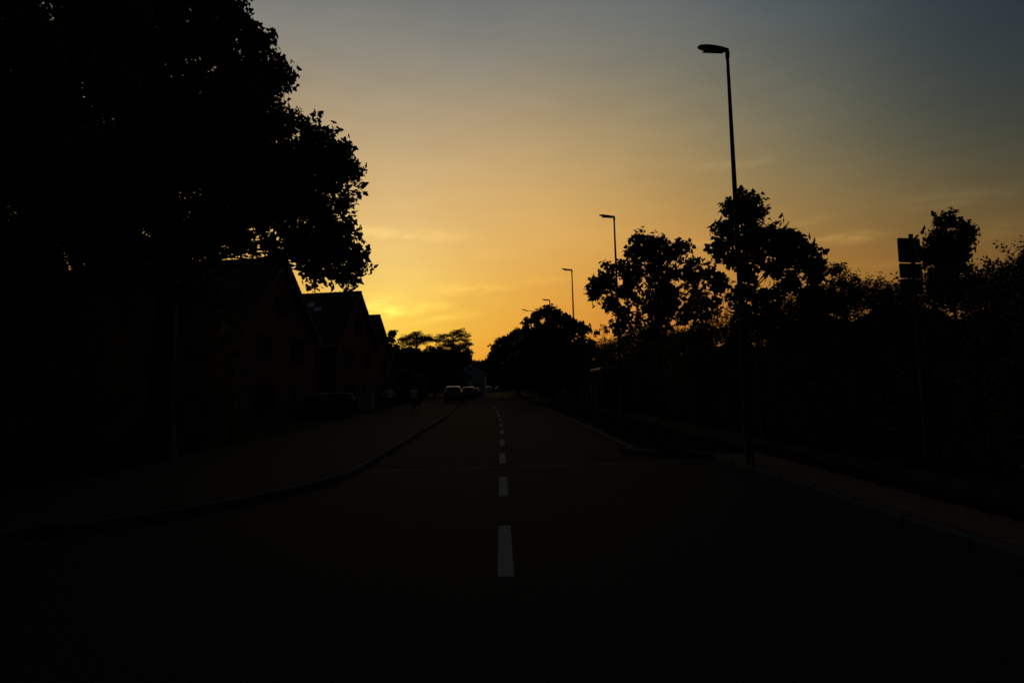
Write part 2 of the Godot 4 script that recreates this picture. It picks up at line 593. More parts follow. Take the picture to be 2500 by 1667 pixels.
func leaf_clusters():
	C.maple = [shoot(10, 0.34, 0.155, true), shoot(11, 0.30, 0.14, true), shoot(8, 0.36, 0.165, true)]
	C.plane_leaf = [shoot(8, 0.34, 0.19, true), shoot(9, 0.30, 0.17, true), shoot(7, 0.36, 0.20, true)]
	C.small = [shoot(26, 0.34, 0.07, false), shoot(24, 0.40, 0.08, false)]
	C.fine = [shoot(16, 0.42, 0.05, false, 0.5), shoot(14, 0.36, 0.055, false, 0.5)]
	C.far = [shoot(12, 0.8, 0.42, true), shoot(13, 0.7, 0.38, true)]
	# a flat spray of needles for the cedars
	var out := []
	for v in 2:
		var st := begin()
		for i in 34:
			var a := rng.randf() * TAU
			var at := Vector3(cos(a), 0, sin(a)) * sqrt(rng.randf()) * 0.42 + Vector3(0, rng.randf_range(-0.04, 0.04), 0)
			leaf(st, at, Vector3(cos(a + 0.5), rng.randf_range(0.0, 0.5), sin(a + 0.5)).normalized(), Vector3.UP, rng.randf_range(0.14, 0.26), false)
		st.generate_normals()
		out.append(st.commit())
	C.needle = out


func facing(dir: Vector3, size: float) -> Basis:
	var y := dir.normalized()
	var x := y.cross(Vector3(rng.randf_range(-1, 1), rng.randf_range(-1, 1), rng.randf_range(-1, 1))).normalized()
	return Basis(x, y, x.cross(y)).scaled_local(Vector3.ONE * size)


# a tree: tapered trunk, limbs to each lobe of the crown, twigs through the lobe, leafy shoots along the outer twigs
func tree(called: String, label: String, base: Vector3, top: Vector3, r0: float, lobes: Array, dense: float, kinds: Array, size: float, m: Material, group := "", per := 4, fork := 0.35, cat := "tree"):
	var o := thing(called, label, cat, base, 0.0, group)
	var trunk := begin()
	var pts := []
	var radii := []
	var wob := Vector3(rng.randf_range(-1, 1), 0, rng.randf_range(-1, 1)) * r0 * 0.8
	for i in 9:
		var t := i / 8.0
		pts.append((top - base) * t + wob * sin(t * PI * 1.6))
		radii.append(r0 * (1.0 - 0.86 * t) * (1.35 if i == 0 else 1.0))
	tube(trunk, pts, radii, 9)
	obj("trunk", trunk, M.bark, o)
	var limbs := begin()
	var places := []
	for k in kinds.size():
		places.append([])
	for l in lobes:
		var c := Vector3(l[0], l[1], l[2]) - base
		var r := Vector3(l[3], l[4], (l[3] + l[4]) * 0.5)
		var shoot_long: float = (0.13 if kinds == C.plane_leaf else 0.18) * size * (2.2 if kinds == C.far else 1.0)
		r = (r - Vector3.ONE * shoot_long * (1.0 if r.x < 1.1 or kinds == C.far else 0.2)).max(r * 0.45)
		var h: float = clampf((c.y - 0.55 * Vector2(c.x, c.z).length() - r.y * 0.3) / (top.y - base.y), fork + 0.2 * rng.randf(), 0.97)
		var seg := clampf(h * 8.0, 0.0, 7.99)
		var from: Vector3 = pts[int(seg)].lerp(pts[int(seg) + 1], seg - int(seg))
		var rr: float = clampf(r0 * (1.0 - 0.86 * h) * 0.6, 0.012, 0.02 + 0.035 * (r.x + r.y))
		var elbow: Vector3 = from.lerp(c, 0.5) + Vector3(rng.randf_range(-0.12, 0.12), 0.12 + rng.randf_range(-0.06, 0.1), rng.randf_range(-0.12, 0.12)) * from.distance_to(c)
		tube(limbs, [from, from.lerp(elbow, 0.6), elbow.lerp(c, 0.4), c], [rr, rr * 0.8, rr * 0.6, rr * 0.4], 6, true, false)
		var tips := maxi(4, int(dense * (r.x * r.y + r.y * r.z + r.z * r.x) / 3.0))
		for i in tips:
			var d := Vector3(rng.randfn(), rng.randfn(), rng.randfn()).normalized()
			var tip: Vector3 = c + d * r * pow(rng.randf(), 0.33) * rng.randf_range(0.85, 1.1)
			var start: Vector3 = c.lerp(from, 0.15 * rng.randf()) + (tip - c) * 0.12
			var knee := start.lerp(tip, 0.55) + Vector3(0, 0.1 * (tip - start).length(), 0)
			tube(limbs, [start, knee, tip], [rr * 0.28 + 0.004, rr * 0.16 + 0.003, 0.003], 4, false, false)
			for q in per:
				var t := rng.randf_range(0.45, 1.0) if q else 1.0
				var p: Vector3 = (knee.lerp(tip, (t - 0.5) * 2.0) if t > 0.5 else start.lerp(knee, t * 2.0)) + Vector3(rng.randfn(), rng.randfn(), rng.randfn()) * (0.12 if kinds == C.plane_leaf else 0.07) * size
				var out: Vector3 = d + Vector3(rng.randf_range(-0.8, 0.8), rng.randf_range(-0.4, 0.9), rng.randf_range(-0.8, 0.8))
				places[rng.randi() % kinds.size()].append(Transform3D(facing(out, size * rng.randf_range(0.8, 1.2)), p))
	var lm := obj("branches", limbs, M.bark, o)
	lm.set_meta("kind", "stuff")
	for k in kinds.size():
		if places[k]:
			scatter("crown", kinds[k], m, places[k], o)
	return o


# a bush without a single trunk: stems from the ground, shoots through lobes
func bush(called: String, label: String, base: Vector3, lobes: Array, dense: float, kinds: Array, size: float, m: Material, group := "", core := 0.0, cat := "shrub"):
	var o := thing(called, label, cat, base, 0.0, group)
	var stems := begin()
	var places := []
	for k in kinds.size():
		places.append([])
	for l in lobes:
		var c := Vector3(l[0], l[1], l[2]) - base
		var r := Vector3(l[3], l[4], (l[3] + l[4]) * 0.5)
		r = (r - Vector3.ONE * 0.24 * size).max(r * 0.5)
		var foot := Vector3(c.x * 0.3 + rng.randf_range(-0.15, 0.15), 0, c.z * 0.3 + rng.randf_range(-0.15, 0.15))
		tube(stems, [foot, foot.lerp(c, 0.5) + Vector3(c.x * 0.1, 0.1, c.z * 0.1), c], [0.035, 0.025, 0.012], 5, true, false)
		if core > 0.0:
			blob(stems, c, r * core)
		var tips := maxi(4, int(dense * (r.x * r.y + r.y * r.z + r.z * r.x) / 3.0))
		for i in tips:
			var d := Vector3(rng.randfn(), rng.randfn(), rng.randfn()).normalized()
			var tip: Vector3 = c + d * r * pow(rng.randf(), 0.3) * rng.randf_range(0.85, 1.08)
			if tip.y < 0.15:
				continue
			tube(stems, [c.lerp(tip, 0.3), tip], [0.006, 0.002], 3, false, false)
			for q in 3:
				var out: Vector3 = d + Vector3(rng.randf_range(-0.7, 0.7), rng.randf_range(-0.2, 1.2), rng.randf_range(-0.7, 0.7))
				places[rng.randi() % kinds.size()].append(Transform3D(facing(out, size * rng.randf_range(0.75, 1.25)), c.lerp(tip, rng.randf_range(0.6, 1.0)) + Vector3(rng.randfn(), rng.randfn(), rng.randfn()) * 0.06 * size))
	var sm := obj("stems", stems, M.twig, o)
	sm.set_meta("kind", "stuff")
	for k in kinds.size():
		if places[k]:
			scatter("foliage", kinds[k], m, places[k], o)
	return o


# an uneven closed lump: the twiggy inside of a dense bush
func blob(st: SurfaceTool, c: Vector3, r: Vector3):
	st.set_smooth_group(1)
	var rows := 6
	var cols := 9
	var p := []
	for i in rows + 1:
		var ring := []
		var v := PI * i / rows
		for k in cols:
			var u := TAU * k / cols
			var w := 1.0 + (0.12 * sin(u * 3.0 + i * 1.3) + 0.08 * cos(u * 2.0 - i) if i > 0 and i < rows else 0.0)
			ring.append(c + Vector3(sin(v) * cos(u), cos(v), sin(v) * sin(u)) * r * w)
		p.append(ring)
	for i in rows:
		for k in cols:
			quad(st, p[i][k], p[i][(k + 1) % cols], p[i + 1][(k + 1) % cols], p[i + 1][k])
	st.set_smooth_group(-1)


# a clipped or loose hedge along x(d): a core of twigs and shoots all over it
func hedge(called: String, label: String, line: Callable, d0: float, d1: float, tall: Callable, thick: float, count: int, kinds: Array, size: float, m: Material, group := ""):
	var mid := (d0 + d1) * 0.5
	var base := Vector3(line.call(mid), 0.09, -mid)
	var o := thing(called, label, "hedge", base, 0.0, group)
	var core := begin()
	core.set_smooth_group(1)
	var last := []
	var n := int((d1 - d0) / 0.5)
	for i in n + 1:
		var d: float = d0 + (d1 - d0) * i / n
		var h: float = tall.call(d) * 0.95
		var ring := []
		for k in 8:
			var a := PI * k / 7.0
			var j := 0.88 + 0.12 * sin(d * 2.1 + k * 1.7)
			ring.append(Vector3(line.call(d) + thick * 0.40 * cos(a) * j, h * (pow(sin(a), 0.35) if k > 0 and k < 7 else 0.0) * j, -d) - base * Vector3(1, 0, 1))
		if last:
			for k in 7:
				quad(core, last[k], last[k + 1], ring[k + 1], ring[k])
		if i == 0 or i == n:
			for k in range(1, 7):
				for p in [ring[0], ring[k], ring[k + 1]] if i == n else [ring[0], ring[k + 1], ring[k]]:
					core.add_vertex(p)
		last = ring
	obj("twigs", core, M.twig, o)
	var places := []
	for k in kinds.size():
		places.append([])
	for i in count:
		var d := rng.randf_range(d0, d1)
		if i % 12 == 0:
			d = (d0 if i % 24 == 0 else d1) + rng.randf_range(-0.15, 0.05) * (1.0 if i % 24 == 0 else -1.0)
		var h: float = tall.call(d)
		var up := rng.randf() < 0.35
		var side := -1.0 if rng.randf() < 0.7 else 1.0
		var p := Vector3(line.call(d) + (rng.randf_range(-0.5, 0.5) if up else (rng.randf_range(-0.5, 0.5) if i % 12 == 0 else side * rng.randf_range(0.36, 0.5))) * thick, h * (rng.randf_range(0.86, 1.0) if up else rng.randf_range(0.02, 0.95)), -d)
		var dir := Vector3(0, 1, 0) if up else Vector3(side, 0.4, 0)
		places[rng.randi() % kinds.size()].append(Transform3D(facing(dir + Vector3(rng.randf_range(-0.6, 0.6), rng.randf_range(-0.4, 0.6), rng.randf_range(-0.6, 0.6)), size * rng.randf_range(0.7, 1.3)), p - base * Vector3(1, 0, 1)))
	for k in kinds.size():
		scatter("foliage", kinds[k], m, places[k], o)
	return o


func cedar(label: String, base: Vector3, height: float, plates: Array):
	var o := thing("cedar_tree", label, "tree", base, 0.0, "flat-topped cedars against the sunset")
	var trunk := begin()
	var top: float = height
	tube(trunk, [Vector3.ZERO, Vector3(0.1, top * 0.4, 0), Vector3(0.05, top * 0.75, 0.1), Vector3(0.2, top, 0)], [0.5, 0.36, 0.22, 0.06], 9)
	obj("trunk", trunk, M.bark, o)
	var limbs := begin()
	var places := [[], []]
	for l in plates:
		var c := Vector3(l[0], l[1], l[2]) - base
		c.z += rng.randf_range(-1.2, 1.2)
		var lean := rng.randf_range(-0.10, 0.18)
		var from := Vector3(0.08, minf(c.y - 0.3, top * 0.93), 0)
		tube(limbs, [from, from.lerp(c, 0.55) + Vector3(0, 0.25, 0), c], [0.1, 0.07, 0.03], 5, true, false)
		for i in int(16.0 + 30.0 * l[3]):
			var a := rng.randf() * TAU
			var q := sqrt(rng.randf())
			var p := c + Vector3(cos(a) * l[3] * q * 1.15, rng.randfn() * l[4] * 0.55 + lean * cos(a) * l[3] * q - 0.9 * q * q * l[4] + 0.3, sin(a) * l[3] * q * 0.9)
			places[i % 2].append(Transform3D(Basis.from_euler(Vector3(rng.randf_range(-0.5, 0.5), rng.randf() * TAU, rng.randf_range(-0.5, 0.5))).scaled(Vector3.ONE * rng.randf_range(0.7, 1.25)), p))
			if i % 3 == 0:
				tube(limbs, [c.lerp(p, 0.1), p], [0.02, 0.006], 3, false, false)
	obj("branches", limbs, M.bark, o).set_meta("kind", "stuff")
	for k in 2:
		scatter("crown", C.needle[k], M.needle, places[k], o)


func right_side():
	var avenue := "young trees along the right footway"
	tree("street_tree", "young broad-leaved tree behind the second street lamp, its top ragged", Vector3(6.62, 0.1, -25), Vector3(6.3, 7.4, -25), 0.085,
		[[8.41,5.87,-25.00,0.57,0.60], [8.25,4.94,-25.00,0.67,0.60], [8.08,4.22,-25.40,0.76,0.47], [4.85,4.16,-25.60,0.77,0.51], [7.08,5.19,-26.00,1.04,0.87], [6.08,3.89,-25.00,1.00,0.53], [4.55,5.71,-25.50,0.43,0.68], [6.89,6.05,-25.80,1.03,0.86], [5.43,5.68,-24.40,0.89,0.81], [8.41,4.93,-25.00,0.53,0.50], [3.94,5.44,-25.00,0.23,0.27], [5.84,7.00,-25.00,0.40,0.43], [6.98,6.90,-25.00,0.43,0.47], [8.06,6.40,-25.00,0.33,0.50], [4.49,6.31,-25.00,0.30,0.33], [5.07,4.09,-25.00,0.60,0.50], [4.38,5.80,-25.00,0.60,0.57], [5.33,6.29,-25.00,0.80,0.87], [6.38,6.87,-25.00,0.87,0.92], [7.57,6.75,-25.00,0.53,0.75], [6.00,7.51,-25.00,0.27,0.25], [7.72,7.16,-25.00,0.20,0.23], [7.18,5.73,-25.00,1.00,0.67], [4.69,4.95,-25.00,0.50,0.37], [5.96,5.00,-25.00,0.92,0.75], [7.12,4.46,-25.00,0.92,0.63], [8.20,5.71,-25.00,0.60,0.70], [5.24,4.09,-25.00,0.70,0.58], [6.57,7.39,-25.00,0.30,0.27]],
		18.0, C.plane_leaf, 1.0, M.leaf, avenue, 5)
	tree("street_tree", "young broad-leaved tree right behind the tallest street lamp pole", Vector3(7.05, 0.1, -16.5), Vector3(7.0, 6.2, -16.5), 0.075,
		[[7.72,5.31,-17.00,0.79,0.57], [6.72,5.22,-16.00,0.64,0.64], [6.02,5.19,-16.50,0.18,0.27], [6.38,6.03,-16.50,0.20,0.33], [6.69,6.52,-16.50,0.18,0.15], [7.11,6.42,-16.50,0.24,0.20], [8.23,5.30,-16.50,0.44,0.38], [6.49,3.54,-16.50,0.66,0.38], [7.40,3.62,-16.50,0.88,0.38], [6.04,3.85,-17.10,0.46,0.46], [8.70,4.66,-16.50,0.22,0.22], [8.31,3.83,-16.50,0.55,0.33], [8.08,5.53,-16.50,0.33,0.24], [6.78,6.28,-16.50,0.40,0.33], [6.56,5.74,-16.50,0.37,0.49], [7.29,5.61,-16.50,0.60,0.51], [7.95,5.65,-16.50,0.33,0.24], [6.40,5.01,-16.50,0.44,0.48], [7.12,4.70,-16.50,0.79,0.60], [8.01,4.85,-16.50,0.60,0.53], [8.52,5.01,-16.50,0.22,0.26], [6.11,4.33,-16.50,0.46,0.44], [6.96,3.92,-16.50,0.60,0.44], [7.89,4.29,-16.50,0.68,0.44], [8.57,4.38,-16.50,0.31,0.33], [7.09,6.13,-16.50,0.26,0.22]],
		26.0, C.plane_leaf, 0.86, M.leaf, avenue, 5)
	tree("street_tree", "leafy tree hugging the right side of the road sign seen from behind", Vector3(11.3, 0.1, -15), Vector3(11.4, 5.3, -15), 0.07,
		[[11.34,4.72,-15.00,0.36,0.40], [11.24,4.30,-15.00,0.40,0.40], [11.13,5.12,-15.00,0.18,0.20], [11.58,4.87,-15.00,0.18,0.22], [11.26,5.01,-15.00,0.24,0.26], [11.05,4.70,-15.00,0.30,0.26], [11.72,5.02,-15.00,0.14,0.28], [11.62,4.73,-15.00,0.20,0.20], [11.43,4.30,-15.00,0.34,0.32], [11.00,4.10,-15.00,0.38,0.36], [11.38,5.51,-15.00,0.06,0.08], [11.88,5.25,-15.00,0.05,0.10], [10.80,4.78,-15.00,0.12,0.12], [11.28,3.68,-15.00,0.50,0.40]],
		80.0, C.plane_leaf, 0.66, M.leaf, avenue, 6)
	tree("broad_tree", "round dense tree with two lamp heads sticking out above it", Vector3(5.0, 0.1, -58), Vector3(4.9, 7.0, -58), 0.2,
		[[4.97,8.38,-58.00,1.16,0.70], [4.58,2.36,-58.00,3.48,1.16], [1.51,3.22,-58.00,1.55,1.55], [7.96,4.59,-58.00,1.55,1.55], [8.23,6.61,-58.00,0.39,0.46], [2.59,7.07,-58.00,0.70,0.77], [4.05,7.50,-58.00,1.28,1.24], [5.90,6.98,-58.00,1.62,1.55], [7.38,6.87,-58.00,0.93,0.77], [3.12,5.31,-58.00,1.74,1.74], [5.82,4.65,-58.00,2.24,1.93], [4.69,5.85,-58.00,2.13,1.55], [3.66,3.74,-58.00,1.93,1.55]],
		24.0, C.far, 0.85, M.leaf_dark)
	tree("broad_tree", "lower dense tree left of the tree with lamp heads, by the road's far bend", Vector3(2.6, 0.1, -85), Vector3(1.9, 6.2, -85), 0.24,
		[[1.04,2.54,-85.00,3.40,1.25], [3.88,2.74,-85.00,2.83,1.70], [-1.16,4.86,-85.00,1.13,1.13], [2.62,8.17,-85.00,1.42,1.13], [0.32,7.38,-85.00,1.02,0.91], [-0.28,5.97,-85.00,1.47,1.59], [1.73,6.88,-85.00,1.93,1.81], [3.54,6.72,-85.00,1.98,2.15], [1.10,4.52,-85.00,2.83,1.98]],
		24.0, C.far, 1.0, M.leaf_dark)
	bush("conical_bush", "pointed evergreen bush rising from the hedge left of the road sign", Vector3(8.05, 0.09, -14.2), [[7.96,4.18,-14.00,0.22,0.28], [8.03,3.82,-14.00,0.41,0.34], [7.73,3.63,-14.00,0.28,0.28], [8.08,3.43,-14.00,0.42,0.37], [8.35,3.57,-14.00,0.22,0.24], [8.1, 2.6, -14.2, 0.5, 0.9], [8.1, 1.2, -14.2, 0.6, 1.0]], 110.0, C.small, 0.8, M.leaf_dark, "", 0.6)
	bush("airy_bush", "thin wispy bush with sky between its twigs beside the road sign", Vector3(8.25, 0.09, -13), [[8.08,3.56,-13.00,0.23,0.24], [8.43,3.46,-13.00,0.26,0.26], [8.23,3.20,-13.00,0.43,0.26], [8.25, 2.6, -13.0, 0.5, 0.5]], 60.0, C.fine, 0.8, M.leaf)
	bush("tall_weeds", "spiky tall weeds standing up left of the second street lamp", Vector3(6.3, 0.1, -38.3), [[5.89,4.60,-38.00,0.35,0.46], [6.52,4.38,-38.00,0.35,0.35], [5.62,4.23,-38.00,0.41,0.30], [7.15,4.06,-38.00,0.41,0.25], [6.3, 3.2, -38.0, 0.9, 0.9], [6.3, 1.6, -38.0, 1.0, 1.4]], 26.0, C.fine, 1.2, M.leaf)
	bush("rounded_bush", "rounded dark bush in the gap between the two young trees", Vector3(13.3, 0.09, -42), [[13.37,4.86,-42.00,0.62,0.56], [13.28,4.16,-42.00,0.84,0.67], [13.3, 2.6, -42.0, 1.1, 1.3], [13.3, 1.1, -42.0, 1.2, 1.0]], 60.0, C.small, 1.4, M.leaf_dark, "", 0.6)
	bush("laurel_bush", "tall dark bush filling the right edge of the picture", Vector3(10.3, 0.09, -12), [[9.90,3.32,-12.00,0.44,0.44], [10.36,3.35,-12.00,0.48,0.48], [10.80,3.63,-12.00,0.48,0.60], [10.24,2.90,-12.00,0.80,0.48], [10.10,3.68,-12.00,0.16,0.21], [10.51,3.88,-12.00,0.19,0.22], [9.56,3.28,-12.00,0.36,0.40], [10.0, 2.2, -12.0, 0.9, 0.9], [10.9, 2.4, -12.0, 0.9, 0.9], [9.6, 1.1, -12.0, 0.9, 0.9], [11.0, 1.0, -12.0, 0.9, 0.9]], 60.0, C.small, 1.0, M.leaf_dark, "", 0.7)
	hedge("overgrown_hedge", "tall overgrown hedge along the right footway, under the young trees", func(d): return bend(d) + 8.5 + 0.25 * sin(d * 0.7), 2.0, 33.0, func(d): return lerpf(2.95, 3.46, smoothstep(9.6, 12.4, d)) + lerpf(0.08, 0.2, smoothstep(10.0, 16.0, d)) * (sin(d * 0.9) + sin(d * 2.3 + 1.0)), 1.7, 9500, C.small, 1.0, M.leaf_dark)
	hedge("overgrown_hedge", "higher dark hedge farther along the right footway, beyond the bus shelter", func(d): return bend(d) + 9.0 + 0.3 * sin(d * 0.5), 33.2, 132.0, func(d): return 4.2 + 0.3 * sin(d * 0.55) + 0.2 * sin(d * 1.7), 2.2, 6500, C.small, 1.7, M.leaf_dark)
	# far trees where the road bends out of sight
	tree("far_tree", "small far treetop in the notch at the end of the street, leftmost of three", Vector3(-7.2, 0.1, -178), Vector3(-7.0, 7.5, -178), 0.25, [[-7.06, 7.5, -178.0, 1.9, 1.6], [-8.0, 5.6, -178.0, 2.2, 2.0]], 14.0, C.far, 1.3, M.leaf_dark)
	tree("far_tree", "small far treetop in the notch at the end of the street, middle of three", Vector3(-5.0, 0.1, -180), Vector3(-5.2, 7.6, -180), 0.25, [[-5.31, 7.7, -180.0, 1.8, 1.7], [-4.9, 5.5, -180.0, 2.4, 2.0]], 14.0, C.far, 1.3, M.leaf_dark)
	tree("far_tree", "small far treetop in the notch at the end of the street, rightmost of three", Vector3(-2.4, 0.1, -182), Vector3(-2.8, 7.2, -182), 0.25, [[-2.9, 7.4, -182.0, 2.0, 1.8], [-1.2, 6.0, -182.0, 2.4, 2.2], [1.5, 6.0, -182.0, 2.6, 2.4]], 14.0, C.far, 1.3, M.leaf_dark)


	var far: Node3D = hedge("far_hedge", "dark hedge closing the end of the street under the far treetops", func(d): return 0.2 * sin(d), -34.0, 34.0, func(d): return 4.6 + 0.6 * sin(d * 0.6), 2.5, 3500, C.small, 2.4, M.leaf_dark)
	far.position = Vector3(0, 0.05, -186)
	far.rotation.y = PI / 2


func left_side():
	hedge("roadside_hedge", "dark roadside hedge behind the parked cars, beyond the gabled houses", func(d): return bend(d) - 9.0 - 0.05 * (d - 64.0), 66.0, 94.0, func(d): return 2.9 + 0.3 * sin(d * 0.8), 1.8, 4500, C.small, 1.6, M.leaf_dark)
	tree("maple_tree", "huge dark maple whose crown hangs over the left pavement and gabled roofs", Vector3(-8.6, 0.1, -15.6), Vector3(-8.2, 12.2, -15.8), 0.34,
		[[-9.43,5.62,-16.00,1.17,0.75], [-10.75,5.74,-16.40,0.98,0.66], [-8.16,5.43,-15.80,0.95,0.63], [-6.49,5.50,-15.80,0.58,0.37], [-3.71,4.96,-14.50,0.60,0.68], [-4.45,4.82,-15.30,0.51,0.46], [-4.95,5.31,-15.60,0.62,0.52], [-3.40,4.93,-15.10,0.26,0.40], [-3.67,4.41,-15.00,0.34,0.24], [-4.28,4.47,-14.70,0.49,0.27], [-3.52,7.07,-15.20,0.16,0.22], [-3.94,7.50,-14.80,0.39,0.41], [-3.74,6.40,-15.40,0.36,0.41], [-4.84,8.30,-15.30,0.61,0.51], [-5.74,9.60,-15.50,0.52,0.62], [-5.96,10.63,-15.00,0.40,0.50], [-6.76,11.66,-15.40,0.62,0.62], [-5.50,7.50,-16.00,0.85,0.85], [-4.43,6.17,-14.60,0.78,0.68], [-4.16,5.46,-15.00,0.85,0.95], [-4.40,7.33,-15.00,1.00,0.95], [-3.99,7.18,-15.50,0.39,0.52], [-6.27,9.79,-15.00,1.05,1.30], [-7.64,11.51,-15.50,1.24,1.14], [-5.53,8.24,-14.40,0.77,0.86], [-8.45,9.11,-16.50,2.09,2.09], [-6.37,6.81,-15.50,1.55,1.34], [-10.22,11.40,-17.00,1.70,1.70], [-9.57,7.59,-16.00,1.81,1.49], [-5.15,5.21,-14.70,0.59,0.49], [-7.95,6.07,-16.20,1.40,0.97], [-5.32,9.77,-15.20,0.25,0.41], [-5.91,10.76,-15.40,0.36,0.51], [-3.61,4.77,-15.20,0.36,0.43], [-5.55,7.09,-16.80,1.01,0.90], [-9.32,13.23,-16.00,2.13,1.28], [-7.66,8.93,-17.50,1.75,1.87], [-11.51,7.28,-17.00,1.47,1.02]],
		72.0, C.maple, 1.0, M.leaf, "", 4, 0.28)
	tree("maple_tree", "nearer dark maple at the left edge, its crown cut off by the picture", Vector3(-9.6, 0.1, -10.2), Vector3(-8.9, 9.5, -10.4), 0.26,
		[[-8.63,5.98,-11.50,1.07,0.84], [-8.67,7.19,-11.20,1.05,0.97], [-8.31,6.89,-12.00,0.96,0.88], [-8.61,8.44,-11.60,1.08,0.85], [-8.06,4.61,-10.50,0.91,0.49], [-7.57,4.93,-11.20,0.82,0.45], [-7.05,5.56,-11.80,0.55,0.55], [-8.74,5.13,-10.30,0.96,0.69], [-6.75,7.21,-11.00,0.66,0.66], [-7.32,6.04,-10.00,0.73,0.60], [-7.96,7.45,-10.00,1.07,0.87], [-7.49,7.69,-11.00,0.95,0.88], [-7.97,5.29,-10.00,0.73,0.60], [-7.46,5.41,-10.80,0.79,0.58], [-8.92,6.28,-10.00,1.33,1.33], [-8.19,9.31,-10.50,1.40,0.84], [-7.35,6.66,-11.50,0.69,0.69], [-7.47,9.10,-11.50,1.00,0.84]],
		72.0, C.maple, 0.9, M.leaf, "", 4, 0.3)
	hedge("garden_hedge", "tall dark garden hedge under the maples left of the pavement", func(d): return -9.2 - 0.06 * d + 0.2 * sin(d), 5.0, 24.0, func(d): return 5.3 + 0.25 * sin(d * 1.1) + 0.15 * sin(d * 3.1), 2.0, 6000, C.small, 1.1, M.leaf_dark)
	tree("garden_tree", "thin small tree beside the gable of the farthest house, against the glow", Vector3(-13.9, 0.1, -75), Vector3(-13.4, 7.6, -75), 0.16, [[-13.02,8.18,-75.00,0.80,0.50], [-13.43,7.34,-75.00,0.90,0.60], [-13.69,6.59,-75.00,1.10,0.90], [-14.5, 4.8, -75.0, 1.6, 1.4]], 20.0, C.far, 0.7, M.leaf)
	var under := "dark round trees under the cedars"
	var lb := [[-15.81,6.62,-108.00,3.24,2.45], [-11.51,6.64,-108.00,3.24,2.30], [-8.07,6.40,-108.00,2.74,2.02], [-5.92,6.20,-108.00,1.58,2.16], [-18.68,6.55,-108.00,2.88,2.88]]
	
	var say := ["dark round tree below the left cedar", "dark round tree between the two cedars", "dark round tree below the right cedar", "dark round tree just right of the right cedar", "dark round tree next to the last gable, left of the cedars"]
	for i in 5:
		var l: Array = lb[i]
		tree("round_tree", say[i], Vector3(l[0], 0.1, l[2]), Vector3(l[0] + 0.2, l[1], l[2]), 0.22, [l, [l[0] - 1.2, l[1] - 2.2, l[2] + 0.6, l[3] * 0.9, 1.7], [l[0] + 1.0, l[1] - 2.6, l[2] + 0.4, l[3] * 0.9, 1.8], [l[0], l[1] - 4.0, l[2] + 0.5, l[3], 1.6]], 13.0, C.far, 1.15, M.leaf_dark, under)
	bush("roadside_bush", "dark bush covering the left half of the white house", Vector3(-6.1, 0.1, -95.5), [[-6.1, 3.0, -95.5, 1.3, 1.9], [-7.0, 1.6, -95.5, 1.5, 1.6], [-5.7, 1.2, -95.5, 1.2, 1.3]], 40.0, C.small, 1.7, M.leaf_dark, "", 0.75)
	cedar("smaller flat-topped cedar nearest the sunset glow", Vector3(-15.2, 0.1, -112), 11.3, [[-15.21,11.25,-112.00,1.05,0.37], [-15.96,10.67,-112.00,1.79,0.37], [-13.73,10.61,-112.00,1.64,0.37], [-17.09,10.25,-112.00,0.90,0.30], [-12.99,10.14,-112.00,1.05,0.30], [-15.01,9.75,-112.00,1.79,0.37], [-16.35,9.48,-112.00,1.49,0.37]])
	cedar("larger tiered cedar leaning right, right of the other cedar", Vector3(-8.6, 0.1, -112), 11.4, [[-7.29,11.64,-112.00,0.90,0.30], [-9.02,10.86,-112.00,1.94,0.37], [-6.41,10.71,-112.00,0.90,0.30], [-10.38,10.07,-112.00,1.49,0.37], [-7.55,9.92,-112.00,1.94,0.37], [-6.08,9.13,-112.00,0.90,0.30], [-8.54,9.19,-112.00,2.09,0.37], [-10.04,8.86,-112.00,1.49,0.37], [-7.44,8.42,-112.00,1.64,0.37]])


# ================= houses =================
func window(parent: Node, at: Vector3, w: float, h: float, turn: Basis, bars := 2):
	# turn: x along the wall, y up, z out of it
	var st := begin()
	var f := 0.07
	for s in [-1, 1]:
		box(st, at + turn * Vector3(s * (w - f) * 0.5, 0, 0.03), Vector3(f, h, 0.1), turn)
		box(st, at + turn * Vector3(0, s * (h - f) * 0.5, 0.028), Vector3(w - 2 * f, f, 0.096), turn)
	for b in range(1, bars):
		box(st, at + turn * Vector3(-w * 0.5 + w * b / bars, 0, 0.026), Vector3(0.05, h - 2 * f, 0.08), turn)
	var o := obj("window", st, M.white_paint if parent.name.begins_with("white") else M.frame_brown, parent)
	var p := begin()
	box(p, at + turn * Vector3(0, 0, 0.012), Vector3(w - 2 * f, h - 2 * f, 0.02), turn)
	obj("pane", p, M.pane, o)
	var s := begin()
	box(s, at + turn * Vector3(0, -h * 0.5 - 0.03, 0.06), Vector3(w + 0.12, 0.055, 0.2), turn)
	obj("sill", s, M.kerb, o)


